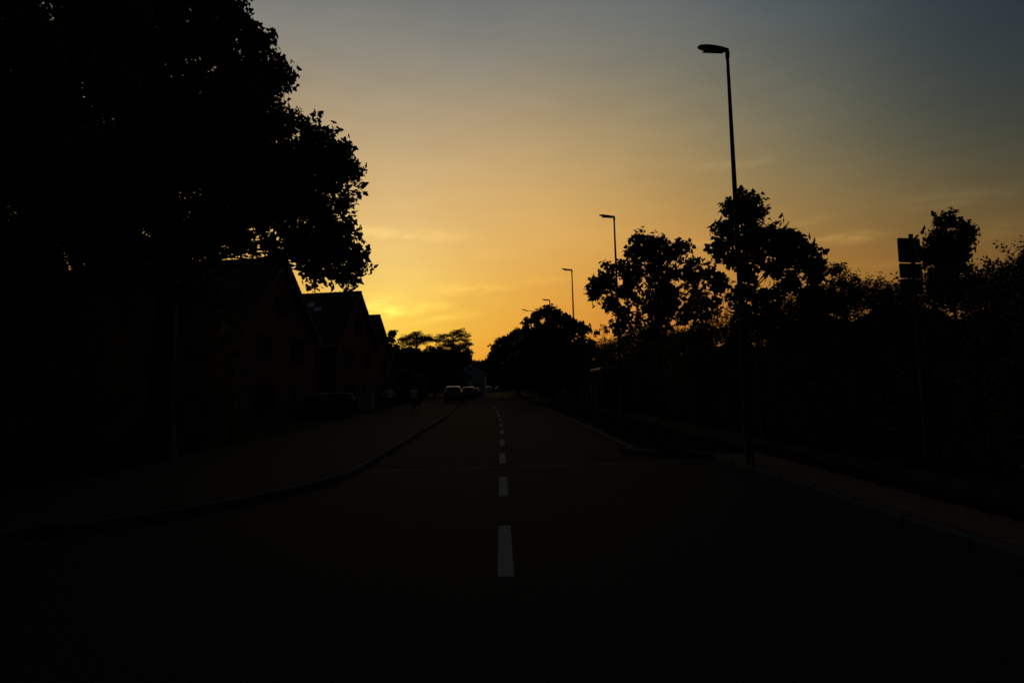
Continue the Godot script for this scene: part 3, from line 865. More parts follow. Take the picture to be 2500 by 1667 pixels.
func house(called: String, label: String, at: Vector3, turn: float, long: float, w: float, eave: float, ridge: float, wall: Material, group := "", roof_lights := []):
	var o := thing(called, label, "house", at, turn, group)
	var st := begin()
	var a := [Vector3(0, -0.1, -w), Vector3(0, eave, -w), Vector3(0, ridge, 0), Vector3(0, eave, w), Vector3(0, -0.1, w)]
	var b := []
	for p in a:
		b.append(p - Vector3(long, 0, 0))
	for i in 5:
		var j := (i + 1) % 5
		quad(st, a[i], b[i], b[j], a[j])
	quad(st, a[0], a[4], a[3], a[1])
	quad(st, b[1], b[3], b[4], b[0])
	for tri in [[a[1], a[3], a[2]], [b[2], b[3], b[1]]]:
		for p in tri:
			st.add_vertex(p)
	obj("wall", st, wall, o)
	# roof: courses of tiles laid over each other up both slopes
	var pitch := Vector2(w, ridge - eave)
	var over := 0.3
	for s in [-1, 1]:
		var rf := begin()
		var run := pitch.length() + over
		var courses := int(run / 0.3)
		var up := Vector3(0, pitch.y, -s * w).normalized()
		var out := Vector3(0, w, s * pitch.y).normalized()
		var foot := Vector3(-long * 0.5, eave, s * w) - up * over
		for c in courses:
			var m: Vector3 = foot + up * (run * (c + 0.5) / courses) + out * 0.055
			var tilt := Basis(Vector3.RIGHT, out, Vector3.RIGHT.cross(out)).rotated(Vector3.RIGHT, s * 0.07)
			box(rf, m, Vector3(long + 0.6, 0.05, run / courses * 1.12), tilt)
		obj("roof", rf, M.roof_metal if wall == M.render_white else M.roof_tile, o)
		var gt := begin()
		tube(gt, [Vector3(0.25, eave - 0.28, s * (w + 0.28)), Vector3(-long - 0.25, eave - 0.28, s * (w + 0.28))], [0.06, 0.06], 8)
		obj("gutter", gt, M.zinc, o)
		var bb := begin()
		var half: Vector3 = Vector3(0.28, (eave + ridge) * 0.5, s * w * 0.5) - out * 0.08 - up * over * 0.5
		box(bb, half, Vector3(0.04, 0.2, run), Basis(Vector3.RIGHT, out, Vector3.RIGHT.cross(out)))
		obj("bargeboard", bb, M.white_paint if wall == M.render_white else M.timber, o)
	var rt := begin()
	rt.set_smooth_group(1)
	for k in 7:
		var a0 := PI * k / 7.0
		var a1 := PI * (k + 1) / 7.0
		quad(rt, Vector3(0.19, sin(a0) * 0.12, cos(a0) * 0.12), Vector3(-0.19, sin(a0) * 0.15, cos(a0) * 0.15), Vector3(-0.19, sin(a1) * 0.15, cos(a1) * 0.15), Vector3(0.19, sin(a1) * 0.12, cos(a1) * 0.12))
	rt.generate_normals()
	var cap: ArrayMesh = rt.commit()
	for k in int((long + 0.6) / 0.36):
		var t := MeshInstance3D.new()
		t.name = "ridge_tile"
		t.mesh = cap
		t.material_override = M.roof_tile
		t.position = Vector3(0.12 - 0.36 * k, ridge + 0.035, 0)
		o.add_child(t, true)
	var ch := begin()
	bevel_box(ch, Vector3(-long * 0.85, ridge + 0.1, 0.4), Vector3(0.7, 1.2, 0.55), 0.04)
	obj("chimney", ch, M.brick, o)
	# street gable: door, ground-floor and upper windows
	var face := Basis(Vector3(0, 0, -1), Vector3.UP, Vector3.RIGHT)
	window(o, Vector3(0, 1.5, w * 0.42), 1.7, 1.4, face, 3)
	if w > 3.0:
		window(o, Vector3(0, eave - 0.9, w * 0.45), 1.2, 1.2, face)
		window(o, Vector3(0, eave - 0.9, -w * 0.45), 1.2, 1.2, face)
	else:
		window(o, Vector3(0, eave - 0.6, 0), 0.8, 0.9, face)
	if ridge - eave > 2.5:
		window(o, Vector3(0, eave + 1.5, 0), 1.0, 1.0, face)
	var d := begin()
	box(d, Vector3(0.02, 1.05, -w * 0.45), Vector3(0.06, 2.1, 0.95))
	var door := obj("door", d, M.door_green, o)
	var hd := begin()
	tube(hd, [Vector3(0.05, 1.05, -w * 0.45 + 0.36), Vector3(0.10, 1.05, -w * 0.45 + 0.36), Vector3(0.10, 1.05, -w * 0.45 + 0.24)], [0.012, 0.012, 0.012], 6)
	obj("handle", hd, M.galvanised, door)
	# side wall towards the viewer
	var flank := Basis(Vector3.RIGHT, Vector3.UP, Vector3(0, 0, 1))
	window(o, Vector3(-long * 0.4, 1.5, w), 1.2, 1.2, flank)
	for q in roof_lights:      # x, distance from the ridge across, width, height
		var up := Vector3(0, pitch.y, -w).normalized()
		var out := Vector3(0, w, pitch.y).normalized()
		var at2: Vector3 = Vector3(q[0], ridge - q[1] * pitch.y / w, q[1]) + out * 0.09
		var bs := Basis(Vector3.RIGHT, up, out)
		var fr := begin()
		for s in [-1, 1]:
			box(fr, at2 + bs * Vector3(s * q[2] * 0.5, 0, 0.05), Vector3(0.07, q[3] + 0.07, 0.1), bs)
			box(fr, at2 + bs * Vector3(0, s * q[3] * 0.5, 0.048), Vector3(q[2] - 0.07, 0.07, 0.096), bs)
		var rl := obj("roof_window", fr, M.white_paint, o)
		var pn := begin()
		box(pn, at2 + bs * Vector3(0, 0, 0.055), Vector3(q[2] - 0.07, q[3] - 0.07, 0.02), bs)
		obj("pane", pn, M.white_paint if q[4] else M.pane, rl)
	return o


func houses():
	var row := "gabled brick houses in a staggered row"
	var turn := -0.148
	var fwd := Basis(Vector3.UP, turn) * Vector3(0.3, 0, 0)
	house("gable_house", "nearest gabled brick house, mostly hidden behind the maple", Vector3(-11.64, 0, -33.84) - fwd, turn, 11.0, 4.0, 5.0, 9.0, M.brick, row)
	house("gable_house", "middle gabled brick house with pale roof windows, its ridge clear against the sky", Vector3(-10.38, 0, -46.48) - fwd, turn, 11.0, 4.0, 5.0, 9.0, M.brick, row, [[-3.2, 1.0, 0.4, 0.45, true], [-2.5, 1.4, 0.42, 0.32, true], [-5.4, 2.1, 0.75, 0.95, true]])
	house("gable_house", "farthest gabled brick house of the row, lower step towards the sunset", Vector3(-11.9, 0, -61.63) - fwd, turn, 11.0, 4.0, 5.0, 9.0, M.brick, row)
	house("white_house", "white gabled house at the far end of the street, facing the viewer", Vector3(-4.83, 0, -99.5), -PI / 2, 8.0, 2.3, 3.75, 5.0, M.render_white)


# ================= street furniture =================
func lamp_head(o: Node, top: Vector3, reach: float, tilt: float, wide := 1.0):
	# a flat luminaire that grows out of the pole top towards -X
	var st := begin()
	st.set_smooth_group(1)
	var secs := [[0.03, 0.05, 0.045, -0.02], [-0.02, 0.09, 0.07, -0.025], [-0.10, 0.20, 0.10, -0.035], [-0.24, 0.25, 0.085, -0.02], [-0.42, 0.24, 0.06, 0.0], [-0.53, 0.17, 0.045, 0.008], [-0.575, 0.07, 0.03, 0.01]]
	var last := []
	var bs := Basis(Vector3.FORWARD, tilt)
	for s in secs:
		var ring := []
		for k in 12:
			var a := TAU * k / 12.0
			var y := sin(a)
			ring.append(top + bs * Vector3(s[0] * reach, s[3] + y * s[2] * (0.35 if y > 0 else 0.6) + 0.02, cos(a) * s[1] * 0.5 * wide))
		if last:
			for k in 12:
				quad(st, last[k], ring[k], ring[(k + 1) % 12], last[(k + 1) % 12])
		else:
			for k in range(1, 11):
				for p in [ring[0], ring[k], ring[k + 1]]:
					st.add_vertex(p)
		last = ring
	for k in range(1, 11):
		for p in [last[0], last[k + 1], last[k]]:
			st.add_vertex(p)
	var hd := obj("lamp_head", st, M.lamp_paint, o)
	var ln := begin()
	bevel_box(ln, top + bs * Vector3(-0.33 * reach, -0.04, 0), Vector3(0.26 * reach, 0.016, 0.16 * wide), 0.006, bs)
	obj("lens", ln, M.lamp_lens, hd)


func street_lamp(label: String, x: float, d: float, height: float, arm := false):
	var o := thing("street_lamp", label, "street lamp", Vector3(x, 0.1, -d), 0.0, "street lamps along the right kerb")
	var st := begin()
	var y := height - 0.1
	tube(st, [Vector3.ZERO, Vector3(0, 1.25, 0), Vector3(0, 1.32, 0), Vector3(0, 3.2, 0), Vector3(0, y * 0.75, 0), Vector3(0, y - 0.12, 0)], [0.085, 0.083, 0.066, 0.054, 0.040, 0.029], 14)
	obj("pole", st, M.lamp_paint, o)
	var dr := begin()
	box(dr, Vector3(0, 0.75, 0.083), Vector3(0.09, 0.5, 0.012))
	obj("service_door", dr, M.lamp_paint, o)
	var sp := begin()
	tube(sp, [Vector3(0, y - 0.20, 0), Vector3(0, y - 0.18, 0), Vector3(0.003, y - 0.08, 0), Vector3(-0.004, y + 0.0, 0)], [0.036, 0.041, 0.041, 0.026], 12)
	obj("spigot", sp, M.lamp_paint, o)
	if arm:
		var am := begin()
		tube(am, [Vector3(0, y - 0.1, 0), Vector3(-0.25, y + 0.02, 0), Vector3(-0.9, y + 0.14, 0)], [0.03, 0.03, 0.026], 8)
		obj("arm", am, M.lamp_paint, o)
		lamp_head(o, Vector3(-0.86, y + 0.13, 0), 1.0, 0.2, 0.8)
	else:
		lamp_head(o, Vector3(0, y - 0.02, 0), 1.0, 0.06)


func street_furniture():
	street_lamp("tallest nearest street lamp, its flat head high against the sky", 4.61, 11.5, 8.16)
	street_lamp("second street lamp, standing in front of the left young tree", 4.55, 23.2, 8.10)
	street_lamp("third street lamp, a thin pole rising right of the round tree", 4.17, 34.0, 8.08)
	street_lamp("fourth street lamp, only its head showing above the round tree", 3.88, 46.0, 8.05)
	street_lamp("farthest street lamp with a longer slanting arm left of the round tree", 3.38, 52.0, 7.85, true)
	# round sign clamped to the nearest lamp
	var rs := thing("round_sign", "small round sign clamped to the nearest street lamp pole", "traffic sign", Vector3(4.6, 2.95, -11.415))
	var st := begin()
	plate(st, Vector3(0, 0, 0.03), Vector3.RIGHT, Vector3.UP, 0.34, 0.34, 0.008, 0.168)
	obj("disc", st, M.sign_back, rs)
	st = begin()
	box(st, Vector3(0, 0, 0.006), Vector3(0.10, 0.04, 0.036))
	obj("clamp", st, M.galvanised, rs)
	# two plates on a post, seen from behind
	var sg := thing("road_sign", "two-plate road sign on a post, seen from behind, right of the trees", "traffic sign", Vector3(7.59, 0.1, -10.95), 0.21)
	st = begin()
	tube(st, [Vector3.ZERO, Vector3(0, 4.16, 0)], [0.038, 0.038], 14)
	obj("post", st, M.galvanised, sg)
	var y := 4.10
	for p in [[0.455, 0.035], [0.275, 0.03], [0.275, 0.03]]:
		st = begin()
		plate(st, Vector3(0, y - p[0] * 0.5, -0.052), Vector3.RIGHT, Vector3.UP, 0.505, p[0], 0.006, p[1])
		var pl := obj("plate", st, M.sign_back, sg)
		st = begin()
		for s in [-1, 1]:
			box(st, Vector3(0, y - p[0] * (0.5 + 0.32 * s), -0.041), Vector3(0.40, 0.028, 0.016))
		obj("bracket", st, M.galvanised, pl)
		y -= p[0] + 0.016
	# pale panel by the hedge
	var pp := thing("pale_sign", "small pale rectangular sign on a thin post before the hedge", "sign", Vector3(7.45, 0.1, -23.6), 0.1)
	st = begin()
	tube(st, [Vector3.ZERO, Vector3(0, 3.0, 0)], [0.025, 0.025], 10)
	obj("post", st, M.galvanised, pp)
	st = begin()
	plate(st, Vector3(0, 2.83, 0.03), Vector3.RIGHT, Vector3.UP, 0.48, 0.27, 0.006, 0.03)
	obj("plate", st, M.sign_white, pp)
	# bus shelter
	var bs := thing("bus_shelter", "flat-roofed glass bus shelter on the right footway", "bus shelter", Vector3(6.65, 0.115, -37.0))
	st = begin()
	bevel_box(st, Vector3(0, 2.38, 0), Vector3(1.85, 0.12, 3.9), 0.03)
	obj("roof", st, M.zinc, bs)
	for sx in [-0.8, 0.8]:
		for sz in [-1.8, 1.8]:
			st = begin()
			box(st, Vector3(sx, 1.16, sz), Vector3(0.07, 2.32, 0.07))
			obj("post", st, M.lamp_paint, bs)
	for k in 3:
		st = begin()
		box(st, Vector3(0.8, 1.2, -1.2 + 1.2 * k), Vector3(0.012, 1.9, 1.12))
		obj("pane", st, M.pane, bs)
	st = begin()
	box(st, Vector3(0.25, 1.2, -1.8), Vector3(1.0, 1.9, 0.012))
	obj("pane", st, M.pane, bs)
	st = begin()
	bevel_box(st, Vector3(0.5, 0.47, 0.1), Vector3(0.36, 0.05, 2.2), 0.015)
	for sz in [-0.8, 1.0]:
		box(st, Vector3(0.5, 0.22, sz), Vector3(0.06, 0.44, 0.06))
	obj("bench", st, M.timber, bs)
	# timber fence beyond the shelter
	var fn := thing("timber_fence", "low timber fence behind the right footway beyond the bus shelter", "fence", Vector3(6.9, 0.09, -52))
	st = begin()
	for k in 122:
		var d := 43.0 + 0.15 * k
		box(st, Vector3(bend(d) + 7.2 - 6.9, 0.8 + 0.02 * sin(k * 2.3), 52.0 - d), Vector3(0.02, 1.5, 0.13))
	obj("boards", st, M.timber, fn).set_meta("kind", "stuff")
	for k in 11:
		var d := 43.0 + 1.83 * k
		st = begin()
		box(st, Vector3(bend(d) + 7.13 - 6.9, 0.82, 52.0 - d), Vector3(0.09, 1.75, 0.09))
		obj("post", st, M.timber, fn)
	# utility cabinet
	var cb := thing("utility_cabinet", "pale green utility cabinet on the left pavement before the houses", "utility cabinet", Vector3(-9.3, 0.1, -43.0), 0.1)
	st = begin()
	bevel_box(st, Vector3(0, 0.75, 0), Vector3(0.85, 1.3, 0.42), 0.03)
	obj("body", st, M.cabinet_green, cb)
	for s in [-1, 1]:
		st = begin()
		box(st, Vector3(0.205 * s, 0.75, 0.215), Vector3(0.385, 1.15, 0.014))
		obj("door", st, M.cabinet_green, cb)
	st = begin()
	box(st, Vector3(0, 0.05, 0), Vector3(0.8, 0.11, 0.38))
	obj("plinth", st, M.kerb, cb)


# ================= cars =================
func wheel(o: Node, at: Vector3, r: float, out: float):
	var st := begin()
	st.set_smooth_group(1)
	var prof := [[-0.10, r * 0.66], [-0.11, r * 0.9], [-0.08, r], [0.08, r], [0.11, r * 0.9], [0.10, r * 0.66]]
	for k in 20:
		var a := TAU * k / 20.0
		var b := TAU * (k + 1) / 20.0
		for i in prof.size() - 1:
			var p: Array = prof[i]
			var q: Array = prof[i + 1]
			quad(st, at + Vector3(p[0], sin(a) * p[1], cos(a) * p[1]), at + Vector3(p[0], sin(b) * p[1], cos(b) * p[1]), at + Vector3(q[0], sin(b) * q[1], cos(b) * q[1]), at + Vector3(q[0], sin(a) * q[1], cos(a) * q[1]))
	var w := obj("wheel", st, M.tyre, o)
	st = begin()
	for k in 10:
		var a := TAU * k / 10.0
		box(st, at + Vector3(out * 0.085, sin(a) * r * 0.36, cos(a) * r * 0.36), Vector3(0.03, r * 0.6, r * 0.13), Basis(Vector3.RIGHT, PI * 0.5 - a))
	tube(st, [at - Vector3(0.06, 0, 0) * out, at + Vector3(0.1, 0, 0) * out], [r * 0.62, r * 0.1], 16)
	obj("rim", st, M.rim, w)


func car(label: String, at: Vector3, turn: float, paint: Color, tall: float, long: float, wide: float):
	var o := thing("parked_car", label, "car", at, turn, "cars along the left kerb")
	var m := StandardMaterial3D.new()
	m.resource_name = "car_paint"
	m.albedo_color = paint
	m.roughness = 0.3 if tall > 1.47 else 0.5
	m.metallic = 0.2
	m.clearcoat_enabled = tall > 1.47
	m.clearcoat = 0.8
	m.clearcoat_roughness = 0.05
	# stations from tail (+Z) to nose (-Z): z, sill, half width low, belt, half width belt, roof, half width roof
	var k := long / 4.5
	var w := wide * 0.5
	var t := tall / 1.68
	var s := [[2.25, 0.42, w * 0.80, 0.72, w * 0.84, 0.74, w * 0.74], [2.20, 0.34, w * 0.92, 0.98, w * 0.93, 1.0 * t, w * 0.82], [2.12, 0.30, w * 0.96, 1.04, w * 0.95, 1.14 * t, w * 0.80], [1.86, 0.26, w * 0.98, 1.05, w * 0.96, 1.58 * t, w * 0.70], [1.55, 0.24, w, 1.04, w * 0.97, 1.65 * t, w * 0.69], [0.8, 0.22, w, 1.02, w * 0.97, 1.68 * t, w * 0.69], [0.0, 0.22, w, 1.0, w * 0.97, 1.66 * t, w * 0.69], [-0.35, 0.22, w, 0.99, w * 0.97, 1.60 * t, w * 0.68], [-1.1, 0.24, w, 0.97, w * 0.96, 1.04, w * 0.84], [-1.7, 0.26, w * 0.97, 0.88, w * 0.92, 0.93, w * 0.74], [-2.1, 0.30, w * 0.90, 0.74, w * 0.86, 0.79, w * 0.66], [-2.25, 0.40, w * 0.76, 0.60, w * 0.76, 0.63, w * 0.6]]
	var st := begin()
	st.set_smooth_group(1)
	var last := []
	for q in s:
		var z: float = q[0] * k
		var ring := [Vector3(0, q[1], z), Vector3(q[2] * 0.9, q[1], z), Vector3(q[2], q[1] + 0.12, z), Vector3(q[4] * 1.025, lerpf(q[1], q[3], 0.72), z), Vector3(q[4], q[3], z), Vector3(q[6], q[5] - 0.04, z), Vector3(q[6] * 0.86, q[5], z), Vector3(0, q[5] + 0.02, z)]
		for i in range(6, 0, -1):
			ring.append(ring[i] * Vector3(-1, 1, 1))
		if last:
			for i in ring.size():
				var j := (i + 1) % ring.size()
				quad(st, last[i], last[j], ring[j], ring[i])
		else:
			for i in range(1, ring.size() - 1):
				for p in [ring[0], ring[i + 1], ring[i]]:
					st.add_vertex(p)
		last = ring
	for i in range(1, last.size() - 1):
		for p in [last[0], last[i], last[i + 1]]:
			st.add_vertex(p)
	obj("body", st, m, o)
	# glass, a few millimetres proud of the shell
	for side in [-1, 1]:
		for r in [[4, 5, 0.06], [5, 6, 0.05], [6, 8, 0.3]]:
			var g := begin()
			var a: Array = s[r[0]]
			var b: Array = s[r[1]]
			var out := Vector3(side * 0.012, 0.004, 0)
			var p := []
			for c in [[a, 0.14, 0.05], [a, 0.88, 0.05], [b, 0.88, r[2]], [b, 0.14, 0.05]]:
				var q: Array = c[0]
				var e: float = c[1]
				var other: Array = b if q == a else a
				var z := lerpf(q[0], other[0], c[2]) * k
				p.append(Vector3(side * lerpf(lerpf(q[4], q[6], e), lerpf(other[4], other[6], e), c[2]), lerpf(lerpf(q[3], q[5] - 0.04, e), lerpf(other[3], other[5] - 0.04, e), c[2]), z) + out)
			quad(g, p[0], p[1], p[2], p[3])
			var inner := Vector3(-side * 0.006, 0, 0)
			quad(g, p[3] + inner, p[2] + inner, p[1] + inner, p[0] + inner)
			obj("side_window", g, M.car_glass, o)
	for r in [[2, 3, "rear_window", 0.05], [8, 7, "windscreen", 0.1]]:
		var g := begin()
		var a: Array = s[r[0]]
		var b: Array = s[r[1]]
		var out := Vector3(0, 0.006, 0.012 if r[0] == 2 else -0.012)
		var p := []
		for c in [[-1, 0.1], [-1, 0.9], [1, 0.9], [1, 0.1]]:
			p.append(Vector3(c[0] * lerpf(a[6], b[6], c[1]) * 0.84, lerpf(a[5], b[5], c[1]), lerpf(a[0], b[0], c[1]) * k) + out)
		quad(g, p[0], p[1], p[2], p[3])
		quad(g, p[3] - out * 0.5, p[2] - out * 0.5, p[1] - out * 0.5, p[0] - out * 0.5)
		obj(r[2], g, M.car_glass, o)
	for side in [-1, 1]:
		var g := begin()
		bevel_box(g, Vector3(side * w * 0.86, 0.93, 2.20 * k), Vector3(0.16, 0.30, 0.09), 0.03)
		obj("tail_light", g, M.tail_red, o)
		g = begin()
		bevel_box(g, Vector3(side * w * 0.68, 0.66, -2.14 * k), Vector3(0.30, 0.13, 0.14), 0.03)
		obj("headlight", g, M.lamp_clear, o)
		g = begin()
		bevel_box(g, Vector3(side * (w + 0.09), 1.06, -0.78 * k), Vector3(0.16, 0.13, 0.09), 0.03)
		box(g, Vector3(side * (w + 0.0), 1.02, -0.78 * k), Vector3(0.10, 0.03, 0.04))
		obj("door_mirror", g, m, o)
		for z in [1.38, -1.38]:
			wheel(o, Vector3(side * (w - 0.12), 0.33, z * k), 0.33, side)
	var g := begin()
	bevel_box(g, Vector3(0, 0.46, 2.24 * k), Vector3(w * 1.62, 0.2, 0.1), 0.03)
	obj("rear_bumper", g, M.plastic_black, o)
	g = begin()
	box(g, Vector3(0, 0.80, 2.25 * k), Vector3(0.52, 0.11, 0.02))
	obj("number_plate", g, M.plate_yellow, o)


func cars():
	car("dark sport utility car parked at the left kerb, seen from behind", Vector3(-4.80, 0.04, -63.0), 0.03, lin(0.025, 0.027, 0.03), 1.70, 4.5, 1.86)
	car("dark car parked just ahead of the dark sport utility car", Vector3(-3.95, 0.0, -76.0), 0.03, lin(0.03, 0.03, 0.035), 1.62, 4.3, 1.78)
	car("silver car parked in front of the white house at the street's end", Vector3(-4.0, 0.0, -92.0), 0.03, lin(0.35, 0.36, 0.37), 1.5, 4.3, 1.78)
	car("pale far car near the bend, left of the distant walker", Vector3(-2.6, 0.0, -131.0), 0.03, lin(0.45, 0.46, 0.47), 1.5, 4.3, 1.78)
	car("farthest grey car in the middle of the bend", Vector3(-0.35, 0.0, -143.0), 0.03, lin(0.25, 0.25, 0.25), 1.5, 4.3, 1.78)
	car("dark hatchback parked askew in front of the nearest gabled house", Vector3(-10.7, 0.1, -37.0), 2.1, lin(0.03, 0.03, 0.035), 1.46, 4.0, 1.72)


# ================= people =================
# bones: from, to, radius at each end; the surface is where the smoothly joined distance to them is zero
func nets(st: SurfaceTool, bones: Array, cell: float, soft: float):
	var lo := Vector3.INF
	var hi := -Vector3.INF
	for b in bones:
		var r: float = maxf(b[2], b[3])
		for p in [b[0], b[1]]:
			lo = lo.min(p - Vector3.ONE * r)
			hi = hi.max(p + Vector3.ONE * r)
	lo -= Vector3.ONE * cell * 2.0
	hi += Vector3.ONE * cell * 2.0
	var n := Vector3i(((hi - lo) / cell).ceil()) + Vector3i.ONE
	var v := PackedFloat32Array()
	v.resize(n.x * n.y * n.z)
	v.fill(1.0)
	for b in bones:
		var a: Vector3 = b[0]
		var ab: Vector3 = b[1] - b[0]
		var len2 := maxf(ab.length_squared(), 1e-6)
		var grow := Vector3.ONE * (maxf(b[2], b[3]) + cell * 2.5 + soft)
		var i0 := Vector3i(((a.min(b[1]) - grow - lo) / cell).floor()).max(Vector3i.ZERO)
		var i1 := Vector3i(((a.max(b[1]) + grow - lo) / cell).ceil()).min(n - Vector3i.ONE)
		for z in range(i0.z, i1.z + 1):
			for y in range(i0.y, i1.y + 1):
				for x in range(i0.x, i1.x + 1):
					var p := lo + Vector3(x, y, z) * cell - a
					var t := clampf(p.dot(ab) / len2, 0.0, 1.0)
					var d: float = (p - ab * t).length() - lerpf(b[2], b[3], t)
					var at := (z * n.y + y) * n.x + x
					var h := maxf(soft - absf(v[at] - d), 0.0) / soft
					v[at] = minf(v[at], d) - h * h * soft * 0.25
	var made := {}
	var step := [1, n.x, n.x * n.y]
	var corner := []
	for c in 8:
		corner.append((c & 1) + (c >> 1 & 1) * n.x + (c >> 2 & 1) * n.x * n.y)
	var edges := []
	for c in 8:
		for ax in 3:
			if not c & (1 << ax):
				edges.append([c, c | (1 << ax)])
	for z in n.z - 1:
		for y in n.y - 1:
			for x in n.x - 1:
				var at := (z * n.y + y) * n.x + x
				var inside := 0
				for c in 8:
					if v[at + corner[c]] < 0.0:
						inside += 1
				if inside == 0 or inside == 8:
					continue
				var sum := Vector3.ZERO
				var cnt := 0
				for e in edges:
					var va := v[at + corner[e[0]]]
					var vb := v[at + corner[e[1]]]
					if (va < 0.0) != (vb < 0.0):
						var t := va / (va - vb)
						var pa := Vector3(e[0] & 1, e[0] >> 1 & 1, e[0] >> 2 & 1)
						var pb := Vector3(e[1] & 1, e[1] >> 1 & 1, e[1] >> 2 & 1)
						sum += pa.lerp(pb, t)
						cnt += 1
				made[at] = lo + (Vector3(x, y, z) + sum / cnt) * cell
	st.set_smooth_group(1)
	for at in made:
		for ax in 3:
			var u: int = step[(ax + 1) % 3]
			var w: int = step[(ax + 2) % 3]
			var s: int = step[ax]
			if (v[at] < 0.0) == (v[at + s] < 0.0):
				continue
			if not (made.has(at - u) and made.has(at - w) and made.has(at - u - w)):
				continue
			var q := [made[at], made[at - u], made[at - u - w], made[at - w]]
			if v[at] < 0.0:
				quad(st, q[0], q[3], q[2], q[1])
			else:
				quad(st, q[0], q[1], q[2], q[3])
	st.set_smooth_group(-1)


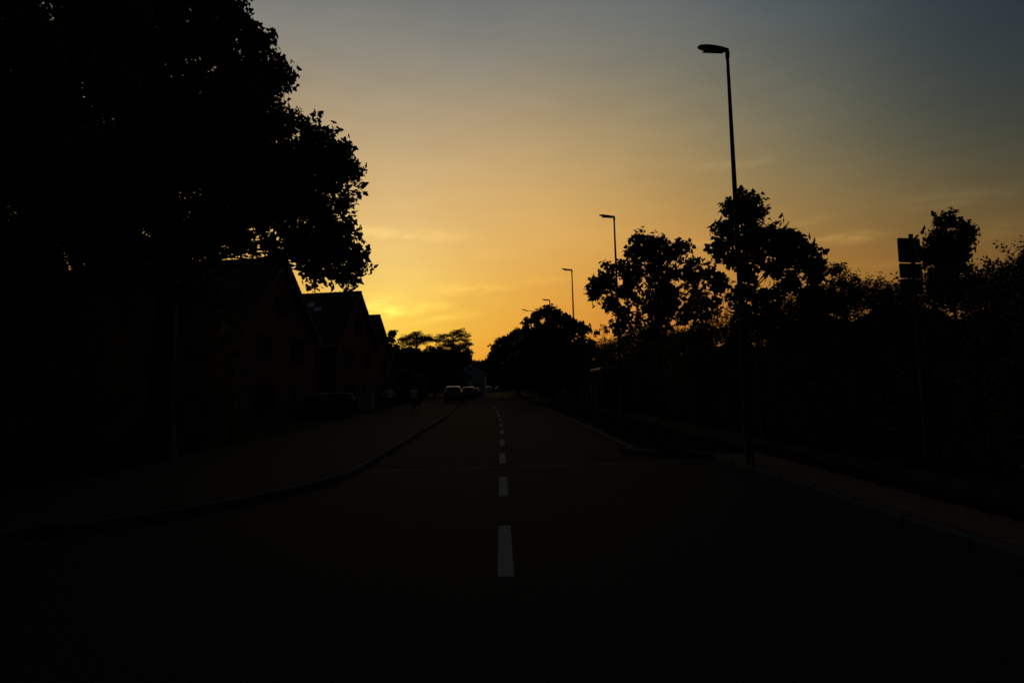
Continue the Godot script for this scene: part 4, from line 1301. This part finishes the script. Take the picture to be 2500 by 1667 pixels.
# faces +Z. stride: how far the left foot is ahead; elbows: how far they are bent outwards
func person(label: String, at: Vector3, turn: float, tall: float, stride: float, akimbo: float, shirt: Material, hold := false):
	var o := thing("person", label, "person", at, turn)
	var k := tall / 1.76
	var body := begin()
	var limbs := []
	var sleeves := []
	var legs := []
	var V := func(x, y, z): return Vector3(x, y, z) * k
	var torso := [[V.call(-0.07, 0.96, 0), V.call(0.07, 0.96, 0), 0.115, 0.115], [V.call(0, 1.0, 0), V.call(0, 1.22, 0.01), 0.12, 0.125], [V.call(-0.07, 1.30, 0), V.call(0.07, 1.30, 0), 0.115, 0.115], [V.call(-0.15, 1.42, -0.01), V.call(0.15, 1.42, -0.01), 0.06, 0.06], [V.call(0, 1.40, -0.01), V.call(0, 1.54, 0.01), 0.065, 0.055]]
	limbs.append_array(torso)
	var shoes := begin()
	for s in [-1, 1]:
		var f: float = stride * s
		var hip: Vector3 = V.call(0.09 * s, 0.94, 0)
		var knee: Vector3 = V.call(0.095 * s, 0.50 + absf(f) * 0.06, f * 0.55 + 0.03)
		var ankle: Vector3 = V.call(0.095 * s, 0.085 + (0.09 if f < 0 else 0.0), f - (0.05 if f < 0 else 0.0))
		var toe: Vector3 = ankle + V.call(0.02 * s, -0.045, 0.17)
		legs.append_array([[hip, knee, 0.085, 0.058], [knee, ankle + V.call(0, 0.02, 0), 0.056, 0.042]])
		limbs.append_array([[hip, knee, 0.08, 0.052], [knee, ankle, 0.052, 0.036], [ankle, toe, 0.038, 0.03]])
		nets(shoes, [[ankle - V.call(0, 0.035, 0.04), toe, 0.046, 0.034], [ankle - V.call(0, 0.03, 0.03), ankle + V.call(0, 0.01, 0), 0.046, 0.044]], 0.016, 0.03)
		var sh: Vector3 = V.call(0.185 * s, 1.41, -0.01)
		var swing: float = -f * 0.5
		var el: Vector3 = V.call((0.23 + 0.20 * akimbo) * s, 1.13 + 0.02 * akimbo, swing * 0.4 - 0.03)
		var wr: Vector3 = V.call((0.25 - 0.04 * akimbo) * s, 0.89 + 0.10 * akimbo, swing + 0.05 + 0.05 * akimbo)
		limbs.append_array([[sh, el, 0.046, 0.038], [el, wr, 0.037, 0.026]])
		sleeves.append([sh, sh.lerp(el, 0.75), 0.062, 0.055])
		# hand: palm, four fingers of different length and a thumb, all slightly curled
		var down := (wr - el).normalized()
		var fwd: Vector3 = Vector3(0, 0, 1) - down * down.z
		fwd = fwd.normalized()
		var inn: Vector3 = down.cross(fwd) * s
		var hand := [[wr, wr + down * 0.05, 0.024, 0.022]]
		for q in 4:
			var root: Vector3 = wr + down * 0.075 + fwd * (0.03 - 0.02 * q)
			hand.append([wr + down * 0.03 + fwd * (0.018 - 0.012 * q), root, 0.016, 0.0105])
			var ln: float = [0.040, 0.046, 0.042, 0.032][q]
			hand.append([root, root + down * ln + inn * 0.008, 0.0098, 0.009])
			hand.append([root + down * ln + inn * 0.008, root + down * ln * 1.7 + inn * 0.03, 0.009, 0.0078])
		var th: Vector3 = wr + down * 0.03 + fwd * 0.03
		hand.append([wr + down * 0.02 + fwd * 0.012, th, 0.014, 0.012])
		hand.append([th, th + down * 0.035 + fwd * 0.018 + inn * 0.012, 0.012, 0.009])
		nets(body, hand, 0.006, 0.006)
	nets(body, limbs, 0.022, 0.04)
	# head: skull, jaw, nose, brow, ears
	var hd := [[V.call(0, 1.66, -0.015), V.call(0, 1.68, -0.01), 0.088, 0.088], [V.call(0, 1.63, 0.02), V.call(0, 1.60, 0.045), 0.07, 0.045], [V.call(0, 1.565, 0.01), V.call(0, 1.53, 0.005), 0.052, 0.056], [V.call(0, 1.655, 0.085), V.call(0, 1.628, 0.105), 0.008, 0.014], [V.call(-0.03, 1.675, 0.07), V.call(0.03, 1.675, 0.07), 0.012, 0.012], [V.call(-0.02, 1.598, 0.078), V.call(0.02, 1.598, 0.078), 0.008, 0.008]]
	for s in [-1, 1]:
		hd.append([V.call(0.088 * s, 1.66, -0.01), V.call(0.09 * s, 1.63, -0.005), 0.014, 0.01])
	nets(body, hd, 0.011, 0.014)
	obj("body", body, M.skin, o)
	var hr := begin()
	nets(hr, [[V.call(0, 1.69, -0.03), V.call(0, 1.71, -0.012), 0.094, 0.09], [V.call(0, 1.64, -0.06), V.call(0, 1.60, -0.055), 0.07, 0.055]], 0.014, 0.02)
	obj("hair", hr, M.hair_brown, o)
	var ts := begin()
	var tor := []
	for i in 4:
		tor.append([torso[i][0], torso[i][1], torso[i][2] + 0.018, torso[i][3] + 0.018])
	tor.append_array(sleeves)
	nets(ts, tor, 0.022, 0.04)
	obj("shirt", ts, shirt, o)
	var tr := begin()
	legs.append([V.call(-0.06, 0.93, 0), V.call(0.06, 0.93, 0), 0.128, 0.128])
	nets(tr, legs, 0.022, 0.035)
	obj("trousers", tr, M.jeans, o)
	obj("shoes", shoes, M.shoe, o)
	if hold:
		var bag := thing("shoulder_bag", "dark bag held at the side of the right-hand walker with the pale shirt", "bag", at + Vector3(0.29, 0.41, 0.05), 0.6)
		var bg := begin()
		bevel_box(bg, Vector3(0, 0.16, 0), Vector3(0.42, 0.32, 0.13), 0.03)
		obj("pouch", bg, M.bag, bag)
		bg = begin()
		tube(bg, [Vector3(-0.12, 0.31, 0), Vector3(-0.10, 0.42, 0), Vector3(0.0, 0.46, 0), Vector3(0.10, 0.42, 0), Vector3(0.12, 0.31, 0)], [0.01, 0.01, 0.01, 0.01, 0.01], 6)
		obj("strap", bg, M.bag, bag)


func people():
	person("person with elbows out on the left pavement, left of the other walker", Vector3(-7.6, 0.115, -42.0), 0.15, 1.80, 0.16, 0.95, M.shirt_pale)
	person("person in a pale shirt walking with a dark bag on the left pavement", Vector3(-5.95, 0.115, -42.1), 0.1, 1.74, -0.2, 0.1, M.shirt_pale, true)
	person("distant person in a bluish top walking away on the right verge", Vector3(2.3, 0.11, -94.0), PI, 1.78, 0.22, 0.1, M.shirt_blue)
